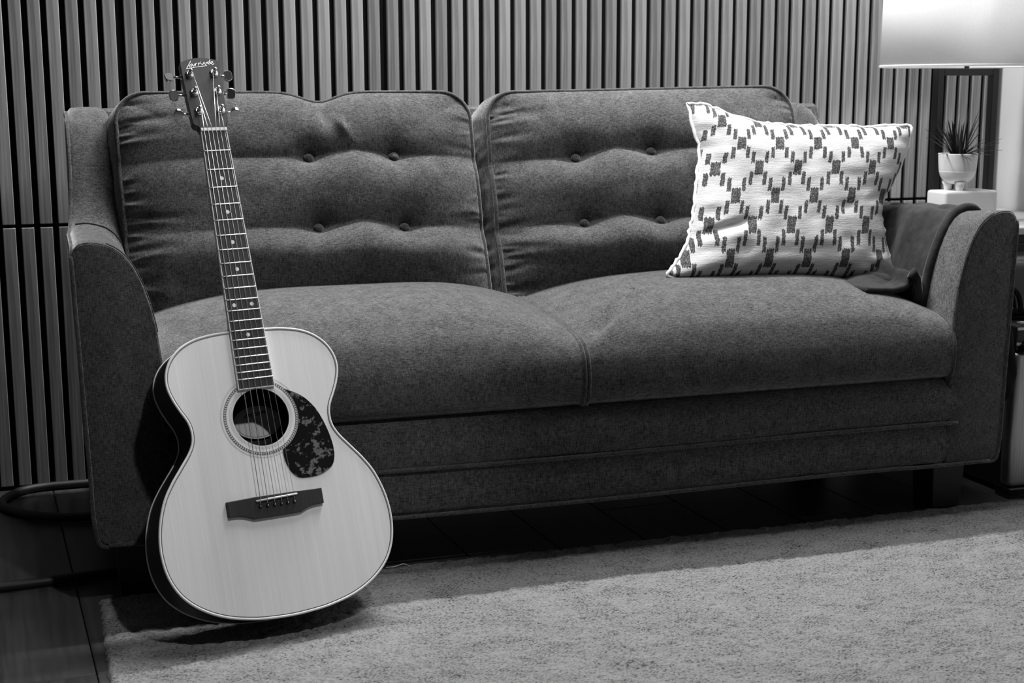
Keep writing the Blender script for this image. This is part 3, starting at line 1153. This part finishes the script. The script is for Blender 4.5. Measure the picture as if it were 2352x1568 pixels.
half = [(0.0, -.3575), (.0325, -.358), (.0633, -.3600), (.094, -.366), (.1187, -.3775), (.138, -.3955), (.149, -.4173), (.1512, -.4395), (.1458, -.4613), (.1365, -.4822), (.1257, -.503), (.122, -.521), (.1238, -.539), (.133, -.5572), (.15, -.579), (.168, -.602), (.1831, -.6264), (.1936, -.6539), (.1999, -.6818), (.2018, -.7097), (.199, -.7376), (.1914, -.7622), (.178, -.785), (.158, -.8045), (.133, -.8203), (.1056, -.8316), (.0765, -.8388), (.047, -.8433), (0.0, -.8458)]
OUT = np.array(half + [(-x, y) for x, y in half[-2:0:-1]])
OUT = catmull(OUT, 6, True)
OUT[:, 0] += 0.0012
HC = np.array([.0012, -.5100])
HR = .0492


def body_ring(sc, z):
    c = HC
    return np.c_[c + (OUT - c) * sc, np.full(len(OUT), z)]


def depth_at(y):
    return .086 + (.104 - .086) * np.clip((-.357 - y) / .49, 0, 1)


no = len(OUT)
ang_ = np.arctan2(OUT[:, 1] - HC[1], OUT[:, 0] - HC[0])
hole = np.stack([HC[0] + HR * np.cos(ang_), HC[1] + HR * np.sin(ang_)], 1)
rings = [np.c_[hole, np.full(no, ZT_ - .0032)], np.c_[hole, np.full(no, ZT_)]]
for f in (.15, .4, .7, 1.0):
    rings.append(np.c_[hole * (1 - f) + OUT * f, np.full(no, ZT_)])
V = np.concatenate(rings)
F = grid_faces(len(rings), no, True)
top_o = gp('soundboard', V, [tuple(q) for q in F], M['spruce'], fix=True)
dep = depth_at(OUT[:, 1])
sides = np.concatenate([np.c_[OUT, np.full(no, ZT_ - .0002)], np.c_[OUT, ZT_ - dep * .5], np.c_[OUT, ZT_ - dep]])
gp('side', sides, [tuple(q) for q in grid_faces(3, no, True)], M['rosewood'], smooth=True)
back = []
for f in (1.0, .8, .5, .2, .001):
    P = HC + np.array([0, -.09]) + (OUT - HC - np.array([0, -.09])) * f
    back.append(np.c_[P, ZT_ - dep - .008 * (1 - f ** 2)])
gp('back', np.concatenate(back), [tuple(q) for q in grid_faces(5, no, True)], M['rosewood'], smooth=True)


def inset(P, d):
    t_ = np.roll(P, -1, 0) - np.roll(P, 1, 0)
    n_ = np.stack([t_[:, 1], -t_[:, 0]], 1)
    n_ /= np.linalg.norm(n_, axis=1)[:, None]
    if ((P - P.mean(0)) * n_).sum() < 0:
        n_ = -n_
    return P - n_ * d


def band(Pa, Pb, za, zb):
    V_ = np.concatenate([np.c_[Pa, np.full(len(Pa), za)], np.c_[Pb, np.full(len(Pb), zb)]])
    return V_, [tuple(q) for q in grid_faces(2, len(Pa), True)]


gp('binding', *tube(np.c_[inset(OUT, .0008), np.full(no, ZT_ - .0009)], .0022, 8, True), M['binding'], smooth=True)
v1 = band(inset(OUT, .0028), inset(OUT, .0042), ZT_ + .0003, ZT_ + .0003)
gp('purfling', *v1, M['purfling'])
gp('back_binding', *tube(np.c_[OUT, ZT_ - dep], .0018, 6, True), M['binding'], smooth=True)


def ring(r0, r1, z, seg=192):
    a = np.linspace(0, 2 * math.pi, seg, endpoint=False)
    Pa = np.stack([HC[0] + r0 * np.cos(a), HC[1] + r0 * np.sin(a)], 1)
    Pb = np.stack([HC[0] + r1 * np.cos(a), HC[1] + r1 * np.sin(a)], 1)
    V_ = np.concatenate([np.c_[Pa, np.full(seg, z)], np.c_[Pb, np.full(seg, z)]])
    return V_, grid_faces(2, seg, True), a


def rosette_band(name, r0, r1, mat, z=ZT_ + .0004):
    seg = 192
    a = np.linspace(0, 2 * math.pi, seg + 1)
    V_ = np.concatenate([np.stack([HC[0] + r * np.cos(a), HC[1] + r * np.sin(a), np.full(seg + 1, z)], 1) for r in (r0, r1)])
    uv = np.concatenate([np.stack([a / (2 * math.pi), np.full(seg + 1, q)], 1) for q in (0., 1.)])
    return gp(name, V_, [tuple(q) for q in grid_faces(2, seg + 1)], mat, uv=uv)


rosette_band('rosette', .0602, .0652, M['rosette'])
for r in (.0512, .0528, .0548, .0686, .0700):
    rosette_band('rosette_line', r, r + .00035, M['ring_line'] if 'ring_line' in M else M.setdefault('ring_line', plain('rosette_line', .28, .4)))

pg = catmull([(.0495, -.4665), (.0585, -.4710), (.0661, -.4742), (.0791, -.4828), (.0899, -.4938), (.1001, -.5083), (.1079, -.5261), (.1138, -.5445), (.1178, -.5627), (.1195, -.5788), (.1184, -.5927), (.1136, -.606), (.1028, -.615), (.0871, -.6215), (.0686, -.6232), (.051, -.6215), (.0414, -.6149), (.0344, -.6036), (.0304, -.591), (.029, -.5787), (.0296, -.5695)], 4)
# scoop that follows the rosette
a0 = math.atan2(-.5695 - HC[1], .0296 - HC[0])
a1 = math.atan2(-.4665 - HC[1], .0495 - HC[0])
arc = [(HC[0] + .0657 * math.cos(q), HC[1] + .0657 * math.sin(q)) for q in np.linspace(a0, a1, 26)]
gp('pickguard', *prism(np.concatenate([pg, np.array(arc)[1:-1]]), ZT_, ZT_ + .0016, .0004), M['tortoise'])

br = np.concatenate([np.array([(-.083, -.6446), (-.056, -.6438), (-.034, -.6430), (.034, -.6430), (.056, -.6438), (.083, -.6446)]),
                     catmull([(.083, -.6706), (.0656, -.6713), (.0545, -.6738), (.043, -.6782), (.034, -.6797), (-.034, -.6797), (-.043, -.6782), (-.0545, -.6738), (-.0656, -.6713), (-.083, -.6706)], 4)])
V, F = prism(br, ZT_, ZT_ + .0085, .001)
bridge = gp('bridge', V, F, M['ebony'])
gp('saddle', *tube([(-.0342, -.6508, .0035), (.0, -.6497, .0055), (.0369, -.6485, .0035)], .0017, 8, flat=2.0), M['bone'], bridge, True)
pins = [(-.0285, -.6601), (-.0159, -.6603), (-.0037, -.6605), (.0083, -.6606), (.0195, -.6606), (.0312, -.6607)]
for x, y in pins:
    V, F = lathe([(.0001, .0042), (.0016, .0039), (.0027, .0026), (.0029, .0012), (.0022, .0002), (.0022, -.003)], (x, y, ZT_ + .009), 16)
    p = gp('bridge_pin', V, F, M['gloss_black'], bridge, True)
    gp('pin_dot', *lathe([(.0001, .0009), (.0007, .0006), (.0011, .0)], (x, y, ZT_ + .0129), 12), M['chrome'], bridge, True)

SCALE = .6477


def fr(n_):
    return -SCALE * (1 - 2 ** (-n_ / 12))


def hw(y):
    return .0218 + (.0285 - .0222) * (-y / (SCALE / 2))


YE = -.4592
fb = [(-hw(0), 0.0), (-hw(YE), YE), (hw(YE), YE), (hw(0), 0.0)]
fbo = gp('fretboard', *prism(fb, ZT_, 0.0, .0004), M['ebony'])
for sgn in (-1, 1):
    w = .0014
    gp('fretboard_binding', *prism([(sgn * hw(0), 0), (sgn * hw(YE), YE), (sgn * (hw(YE) + w), YE), (sgn * (hw(0) + w), 0)][::1], ZT_, .0001), M['binding'], fbo)
gp('fretboard_binding', *prism([(-hw(YE) - .0014, YE), (-hw(YE) - .0014, YE - .0014), (hw(YE) + .0014, YE - .0014), (hw(YE) + .0014, YE)], ZT_, .0001), M['binding'], fbo)
for n_ in range(1, 21):
    y = fr(n_)
    w = hw(y) + .0008
    gp('fret', *tube([(-w, y, .0002), (-w + .001, y, .0009), (w - .001, y, .0009), (w, y, .0002)], .0011, 8), M['fret'], fbo, True)
for n_, xs_ in ((3, (0,)), (5, (0,)), (7, (0,)), (9, (0,)), (12, (-.0155, .0155)), (15, (0,))):
    y = (fr(n_) + fr(n_ - 1)) / 2
    for x in xs_:
        gp('inlay_dot', *lathe([(.0001, .0004), (.0032, .0004), (.0035, .0)], (x, y, 0), 20), M['ivory'], fbo)
gp('nut', *box(-hw(0) - .0015, hw(0) + .0015, 0.0, .0055, ZT_ + .002, .0026, .0007), M['bone'])
# neck shaft with rounded back
ny_ = np.linspace(.004, -.365, 14)
V, F = [], []
for y in ny_:
    w = hw(y) + .0014
    dz = .0145 + .004 * (-y / .36)
    for k in range(13):
        a = math.pi * k / 12
        V.append((w * math.cos(a), y, ZT_ - dz * math.sin(a) ** .85))
n = 13
F = [tuple(q) for q in grid_faces(len(ny_), n)] + [tuple(range(n)), tuple((len(ny_) - 1) * n + k for k in range(n))]
for i in range(len(ny_) - 1):
    F.append((i * n, (i + 1) * n, (i + 1) * n + n - 1, i * n + n - 1))
gp('neck', V, F, M['neck_wood'], smooth=True, fix=True)
V, F = prism([(-.022, -.325), (.022, -.325), (.024, -.358), (-.024, -.358)], ZT_ - .078, ZT_ - .016, 0)
low = V[:, 2] < ZT_ - .05
V[low, 0] *= .45
V[low, 1] = np.where(V[low, 1] > -.34, -.345, V[low, 1])
gp('neck_heel', V, F, M['neck_wood'])

# headstock, raked back
TA = math.radians(14)
HB = np.array([[1, 0, 0], [0, math.cos(TA), math.sin(TA)], [0, -math.sin(TA), math.cos(TA)]])   # rows? columns below
HX, HY, HN = np.array([1., 0, 0]), np.array([0, math.cos(TA), -math.sin(TA)]), np.array([0, math.sin(TA), math.cos(TA)])
HOo = np.array([0, .003, -.004])


def hpt(V_):
    V_ = np.asarray(V_, float)
    return HOo + V_[:, :1] * HX + V_[:, 1:2] * HY + V_[:, 2:3] * HN


hs = np.concatenate([catmull([(-.0289, .1452), (-.0172, .1507), (-.0054, .1540), (.0082, .1555), (.0193, .1552), (.0332, .1523), (.0421, .1488)], 4),
                     np.array([(.039, .1099), (.0345, .0569), (.0318, .0215)]), catmull([(.0313, .0190), (.0262, .0127), (.0238, .0050), (.0234, .0010)], 3), np.array([(-.0222, .0)]), catmull([(-.0226, .0053), (-.0255, .0095), (-.0305, .0120), (-.0325, .0180)], 3), np.array([(-.0318, .0662), (-.0304, .107)])])
V, F = prism(hs, -.0150, -.0018)
head = gp('headstock', hpt(V), F, M['neck_wood'])
V, F = prism(hs, -.0018, .0, .0004)
gp('headplate', hpt(V), F, M['headplate'], head)


def stroke(name, pts, w, z, mat, parent, xf):
    """Flat inlaid pen stroke."""
    P = catmull(pts, 5) if len(pts) > 2 else np.array(pts, float)
    L, Rr = [], []
    for i in range(len(P)):
        a, b = P[max(i - 1, 0)], P[min(i + 1, len(P) - 1)]
        t_ = b - a
        t_ /= np.linalg.norm(t_) + 1e-12
        n_ = np.array([-t_[1], t_[0]]) * w / 2
        L.append(P[i] + n_)
        Rr.append(P[i] - n_)
    V_ = np.concatenate([np.c_[np.array(L), np.full(len(L), z)], np.c_[np.array(Rr), np.full(len(L), z)]])
    m_ = len(L)
    F_ = [(i, i + 1, m_ + i + 1, m_ + i) for i in range(m_ - 1)]
    return xf(V_), F_


# handwritten maker's name: pen strokes on a sheet of 2352 x 1470 units
LOGO = [[(640, 675), (450, 900), (250, 1130)], [(250, 1130), (560, 1085), (1000, 1030), (1580, 985)],
        [(690, 850), (600, 870), (500, 950), (475, 1020), (530, 1030), (620, 960), (690, 860)], [(690, 860), (690, 940), (725, 990), (800, 920), (880, 830)],
        [(880, 820), (870, 880), (840, 990)], [(850, 940), (930, 840), (1010, 805)], [(1095, 790), (1070, 880), (1040, 970)], [(1050, 920), (1120, 840), (1210, 790)],
        [(1215, 795), (1240, 860), (1310, 910), (1380, 850), (1445, 765)], [(1245, 705), (1265, 725)],
        [(1445, 765), (1460, 850), (1500, 920), (1550, 860), (1600, 775)], [(1600, 775), (1650, 850), (1760, 810), (1815, 770), (1750, 745), (1670, 790), (1660, 860), (1730, 900), (1830, 870)],
        [(1800, 715), (1860, 640)], [(1830, 870), (1940, 830), (2000, 770), (1940, 745), (1870, 800), (1870, 870), (1950, 925), (2060, 870)]]


def logo_mesh(x0, y0, ux, uy, z, w, xf):
    parts = []
    for st in LOGO:
        pts = [(x0 + (a - 250) * ux[0] + (1130 - b) * uy[0], y0 + (a - 250) * ux[1] + (1130 - b) * uy[1]) for a, b in st]
        parts.append(stroke('s', np.array(pts), w, z, None, None, xf))
    return join(*parts)


# sheet scale: 29.4 units per photo pixel, 0.81 mm per unit*... baseline follows the head
kx_ = .0530 / 1810.0
lg = logo_mesh(-.0199, .1312, (kx_, kx_ * .035), (0.0, kx_ * 1.28), .00035, .0010, hpt)
gp('name_inlay', *lg, M['ivory'], head, label='pale handwritten name reading Larrivée')

posts = [(-.0172, .0405), (-.0167, .0805), (-.0168, .1195), (.0278, .1215), (.0255, .0825), (.0230, .0420)]
btn_x = [-.0475, -.0475, -.0478, .0512, .0484, .0462]
btn_rot = [70, 20, -10, 15, 30, 82]
for (x, y), bxx, rot in zip(posts, btn_x, btn_rot):
    V, F = lathe([(.0001, .0018), (.0052, .0018), (.0060, .0008), (.0062, .0)], (0, 0, 0), 6)
    V1, F1 = lathe([(.0034, .0020), (.0048, .0030), (.0064, .0024), (.0070, .0014), (.0080, .0010), (.0082, .0)], (0, 0, 0), 28)
    tn = gp('tuner', hpt(V1 + np.array([x, y, 0])), F1, M['chrome'], head, True)
    pr = [(.0031, .0), (.0031, .0055), (.0022, .0070), (.0022, .0085), (.0031, .0100), (.0031, .0135), (.0024, .0150), (.0001, .0152)]
    V, F = lathe(pr, (x, y, 0), 20)
    # parts of a tuner stay at the third level: they ride on the headstock
    gp('tuner_post', hpt(V), F, M['chrome'], head, True)
    sg = -1 if bxx < 0 else 1
    edge = np.interp(y, [.02, .15], [.0315, .042]) if sg > 0 else -np.interp(y, [.02, .15], [.0325, .029])
    zs = -.0085
    sh = tube([(edge - sg * .004, y, zs), (edge + sg * .002, y, zs), (edge + sg * .0022, y, zs), (edge + sg * .008, y, zs), (bxx, y, zs)], [.0042, .0042, .0026, .0022, .0022], 12)
    gp('tuner_shaft', hpt(sh[0]), sh[1], M['chrome'], head, True)
    # kidney-shaped button, turned about its shaft
    o2 = catmull([(-.0075, -.0028), (-.0070, -.0068), (-.0030, -.0095), (.0035, -.0092), (.0075, -.0052), (.0078, .0052), (.0035, .0092), (-.0030, .0095), (-.0070, .0068), (-.0075, .0028)], 4, True)
    V, F = prism(o2, -.0026, .0026, .0010)
    Vm, _ = prism(o2, -.0026, .0026, .0010)
    a = math.radians(rot)
    yy = V[:, 1] * math.cos(a) - V[:, 2] * math.sin(a)
    zz = V[:, 1] * math.sin(a) + V[:, 2] * math.cos(a)
    V = np.stack([bxx + sg * (V[:, 0] + .004), y + yy, zs + zz], 1)
    gp('tuner_button', hpt(V), F, M['chrome'], head, False)

# strings: nut to saddle to pin, and nut up to the posts
nutx = np.linspace(-.0182, .0182, 6)
post_of = [0, 1, 2, 3, 4, 5]
gauge = [.00072, .00062, .00054, .00046, .00038, .00034]
for k in range(6):
    px_, py_ = pins[k]
    pxx, pyy = posts[post_of[k]]
    side_ = .0033 if k < 3 else -.0033
    e = hpt([[pxx + side_, pyy, .0077]])[0]
    pts = [tuple(e), (nutx[k], .005, .0030), (nutx[k], 0.0, .0030), (px_ * .985, -.6497, .0078), (px_, py_ + .001, ZT_ + .010)]
    gp('string', *tube(pts, gauge[k], 6), M['steel'], smooth=True)

# oval paper label seen through the sound hole
M['label'] = plain('aged_label', .62, .8)
M['label_ink'] = plain('label_ink', .05, .8)
LZ = ZT_ - .0875
lc = np.array([.021, -.506])
el = [(lc[0] + .0430 * math.cos(q), lc[1] + .0290 * math.sin(q)) for q in np.linspace(0, 2 * math.pi, 64, endpoint=False)]
lab = gp('sound_hole_label', *prism(el, LZ - .0004, LZ), M['label'])
el2 = np.array([(lc[0] + .0400 * math.cos(q), lc[1] + .0262 * math.sin(q)) for q in np.linspace(0, 2 * math.pi, 64, endpoint=False)])
gp('label_border', *band(el2, inset(el2, .0006), LZ + .0003, LZ + .0003), M['label_ink'], lab)
kx_ = .042 / 1810.0
gp('label_script', *logo_mesh(lc[0] - .023, lc[1] + .010, (kx_, 0), (0, kx_ * 1.0), LZ + .0004, .0011, lambda v: v), M['label_ink'], lab)

# ------------------------------------------------------------------ side table, lamp, plant
TB = (2.27, 3.08, 0)
tb = empty('side_table', TB, 'dark side table with a pale top behind the far sofa arm', 'table')
obj('table_top', *box(2.03, 2.515, 2.87, 3.34, .560, .579, .003), M['pale_top'], tb, False, TB)
obj('cabinet', *box(2.05, 2.50, 2.89, 3.33, .08, .559, .003), M['black'], tb, False, TB)
obj('drawer_front', *box(2.065, 2.485, 2.882, 2.892, .36, .54, .003), M['black'], tb, False, TB)
for x in (2.07, 2.455):
    for y in (2.91, 3.28):
        obj('leg', *box(x, x + .03, y, y + .03, 0, .082, .002), M['black'], tb, False, TB)

LC = (2.178, 3.06, .579)
lamp = empty('table_lamp', LC, 'table lamp with white drum shade on an open black rectangular frame', 'lamp')
R_ = .208
zb_, zt_ = .9625, 1.33
V, F = lathe([(R_ + .001, zb_), (R_ - .003, zt_)], (LC[0], LC[1], 0), 96)
sh_o = obj('lamp_shade', V, F, M['shade'], lamp, True, LC)
mdd = sh_o.modifiers.new('thick', 'SOLIDIFY')
mdd.thickness = .0012
for z, r in ((zb_, R_ + .001), (zt_, R_ - .003)):
    c_ = [(LC[0] + r * math.cos(q), LC[1] + r * math.sin(q), z) for q in np.linspace(0, 2 * math.pi, 96, endpoint=False)]
    obj('shade_rim', *tube(c_, .0028, 8, True), M['shade'], sh_o, True, LC)
fx0, fx1, fz0, fz1, t2, dy = 2.090, 2.266, .580, .957, .0175, .011
fr_parts = [box(fx0, fx0 + t2, LC[1] - dy, LC[1] + dy, fz0, fz1, .0012), box(fx1 - t2, fx1, LC[1] - dy, LC[1] + dy, fz0, fz1, .0012),
            box(fx0 + t2, fx1 - t2, LC[1] - dy, LC[1] + dy, fz1 - t2, fz1, .0012), box(fx0 + t2, fx1 - t2, LC[1] - dy, LC[1] + dy, fz0, fz0 + t2, .0012)]
for nm, pt in zip(('frame_post', 'frame_post', 'frame_bar', 'frame_bar'), fr_parts):
    obj(nm, *pt, M['black_metal'], lamp, False, LC)
obj('lamp_neck', *lathe([(.0001, 1.026), (.006, 1.026), (.006, .957)], (LC[0], LC[1], 0), 16), M['black_metal'], lamp, True, LC)
obj('socket', *lathe([(.0001, 1.068), (.015, 1.068), (.016, 1.025), (.0001, 1.025)], (LC[0], LC[1], 0), 20), M['black_metal'], lamp, True, LC)
M['bulb'] = plain('bulb_glass', .8, .3, emit=50.0)
obj('bulb', *lathe([(.0001, 1.153), (.012, 1.150), (.024, 1.138), (.029, 1.121), (.027, 1.103), (.016, 1.083), (.014, 1.068)], (LC[0], LC[1], 0), 24), M['bulb'], lamp, True, LC)
for q in (0, 2.094, 4.189):
    obj('shade_spider', *tube([(LC[0], LC[1], 1.285), (LC[0] + (R_ - .004) * math.cos(q), LC[1] + (R_ - .004) * math.sin(q), 1.31)], .0018, 6), M['black_metal'], lamp, True, LC)
bxo = obj('display_block', *box(2.062, 2.212, 2.955, 3.035, .5795, .6625, .007, 3), M['white_box'])
tag(bxo, 'small white rounded block on the side table under the potted plant', 'block')

PC = (2.120, 2.995, .6625)
pot_e = empty('potted_plant', PC, 'spiky dark-leaved plant in a ribbed white footed pot under the lamp', 'plant')
prof = [(.0001, .016), (.014, .016), (.026, .019), (.034, .025), (.040, .034), (.0435, .045)]
for k in range(12):
    z = .047 + k * .0034
    r = .0440 + .0032 * (k / 11) ** .7
    prof += [(r, z), (r - .0009, z + .0017)]
prof += [(.0478, .0885), (.0470, .0895), (.0445, .0895), (.0440, .08), (.0001, .078)]
obj('pot', *lathe(prof, PC, 48), M['pot'], pot_e, True, PC)
for q in (-1.85, .25, 2.35):
    c_ = np.array([PC[0] + .021 * math.cos(q), PC[1] + .021 * math.sin(q), PC[2]])
    V, F = lathe([(.0001, .0), (.0085, .0), (.0095, .004), (.0105, .012), (.015, .021), (.0001, .022)], (0, 0, 0), 16)
    obj('pot_foot', V + c_, F, M['pot'], pot_e, True, PC)
obj('soil', *lathe([(.0001, .0815), (.02, .0825), (.0438, .081)], PC, 32), M['soil'], pot_e, True, PC)
rgl = np.random.default_rng(9)
for k in range(58):
    az = rgl.uniform(0, 2 * math.pi)
    el_ = rgl.uniform(.12, 1.45)
    L = rgl.uniform(.075, .125) * (0.9 if el_ < .5 else 1.0)
    c0 = np.array([PC[0] + .012 * math.cos(az), PC[1] + .012 * math.sin(az), PC[2] + .082])
    dr = np.array([math.cos(az) * math.cos(el_), math.sin(az) * math.cos(el_) * .8, math.sin(el_)])
    sd = np.array([-math.sin(az), math.cos(az), 0])
    V, F = [], []
    for i in range(7):
        u = i / 6
        p = c0 + dr * L * u + np.array([0, 0, -.018 * u * u * math.cos(el_)])
        w = .0034 * (1 - u) ** .7 * (0.7 + u * .6) + .0002
        V += [p - sd * w, p + np.array([0, 0, -.0009]), p + sd * w]
        if i:
            b0 = 3 * (i - 1)
            F += [(b0, b0 + 3, b0 + 4, b0 + 1), (b0 + 1, b0 + 4, b0 + 5, b0 + 2)]
    obj('leaf', V, F, M['dark_leaf'], pot_e, True, PC)

# ------------------------------------------------------------------ gear to the right of the sofa
AO = (2.20, 2.75, 0)
amp = empty('speaker_cabinet', AO, 'black equipment cabinet with a silver front, on the floor past the far sofa arm', 'cabinet')
obj('housing', *box(2.025, 2.40, 2.63, 2.86, .012, .345, .006), M['black'], amp, False, AO)
V, F = box(2.012, 2.42, 2.592, 2.632, .024, .333, .012, 3)
obj('front_panel', V, F, M['grille'], amp, True, AO)
obj('base_strip', *box(2.010, 2.42, 2.590, 2.64, 0.0, .024, .004), M['gloss_black'], amp, False, AO)
obj('control_panel', *box(2.015, 2.42, 2.60, 2.70, .337, .392, .004), M['black'], amp, False, AO)
obj('chrome_strip', *tube([(2.012, 2.598, .399), (2.42, 2.598, .395)], .0028, 8), M['chrome'], amp, True, AO)
for z in (.386, .352):
    obj('panel_plate', *box(2.016, 2.42, 2.5965, 2.5995, z - .0035, z + .0025, .0006), M['white_box'], amp, False, AO)
V, F = lathe([(.0001, .016), (.010, .016), (.0125, .013), (.014, .0)], (0, 0, 0), 24)
V = np.stack([V[:, 0] + 2.036, 2.598 - V[:, 2], V[:, 1] + .343], 1)
obj('knob', V, F, M['gloss_black'], amp, True, AO)

cs = box(2.004, 2.34, 2.66, 2.84, .400, .528, .022, 4)
o = obj('padded_case', *cs, M['gloss_black'], None, True)
tag(o, 'rounded black case sitting on top of the silver-fronted cabinet', 'case')

# soft black bag wedged between the arm and the cabinet
bm = bmesh.new()
bmesh.ops.create_icosphere(bm, subdivisions=4, radius=1.0)
rb = random.Random(3)
for v in bm.verts:
    x, y, z = v.co
    w = .6 + .4 * sstep(1.0, -.6, z)
    k = 1 + .05 * math.sin(9 * z + 5 * x) + .03 * math.sin(14 * y + 3 * z)
    sx = math.copysign(abs(x) ** .75, x)
    sy = math.copysign(abs(y) ** .75, y)
    sz = math.copysign(abs(z) ** .8, z)
    v.co = Vector((1.973 + sx * .034 * w * k, 2.605 + sy * .045 * w * k, .325 + sz * .105))
bm.verts.index_update()
Vb = np.array([v.co[:] for v in bm.verts])
Fb = [tuple(v.index for v in f.verts) for f in bm.faces]
bm.free()
M['bag'] = plain('black_cloth', .010, .9, spec=.15)
bag = obj('cloth_bag', Vb, Fb, M['bag'], None, True)
tag(bag, 'limp black cloth bag hanging between the far sofa arm and the silver-fronted cabinet', 'bag')
st = catmull([(1.985, 2.60, .42), (1.995, 2.60, .455), (2.02, 2.63, .470), (2.05, 2.645, .45), (2.06, 2.648, .415)], 6)
obj('strap', *tube(st, .006, 8, flat=.4), M['bag'], bag, True)

# black tube looping out from under the sofa at the near end
cb = catmull([(.50, 3.37 - .012, .010), (.20, 3.360, .010), (.051, 3.358, .010), (-.002, 3.358, .010), (-.05, 3.356, .010), (-.095, 3.338, .010), (-.125, 3.295, .010), (-.138, 3.245, .010), (-.125, 3.195, .010), (-.086, 3.141, .010), (-.041, 3.106, .010), (.003, 3.085, .010), (.046, 3.077, .010), (.20, 3.05, .010), (.45, 2.98, .010)], 10)
o = obj('floor_tube', *tube(cb, .0095, 12), M['rubber'], None, True)
tag(o, 'black tube curving in a loop on the floor behind the near end of the sofa', 'tube')
cb = catmull([(-.75, 2.62, .010), (-.35, 2.662, .010), (-.127, 2.671, .010), (-.03, 2.679, .010), (.083, 2.692, .010), (.20, 2.72, .010), (.40, 2.80, .010)], 10)
o = obj('floor_tube', *tube(cb, .0095, 12), M['rubber'], None, True)
tag(o, 'straight black tube running across the floor in front of the looped one, under the sofa', 'tube')

# curl of thread on the seat
seat_v = [o for o in bpy.data.objects if o.name.startswith('seat_cushion')][-1]
co = np.array([v.co[:] for v in seat_v.data.vertices]) + np.array(SOFA)
up_v = co[co[:, 2] > .44]
q = up_v[np.argmin((up_v[:, 0] - 1.135) ** 2 + (up_v[:, 1] - 2.70) ** 2)]
lt = catmull([q + np.array(p) for p in ((-.004, .004, .0015), (.002, .003, .003), (.004, -.001, .0025), (.001, -.004, .0015))], 5)
o = obj('lint_curl', *tube(lt, .0007, 6), M['black'])
tag(o, 'tiny dark curl of thread on the seat, in front of the patterned pillow', 'thread')
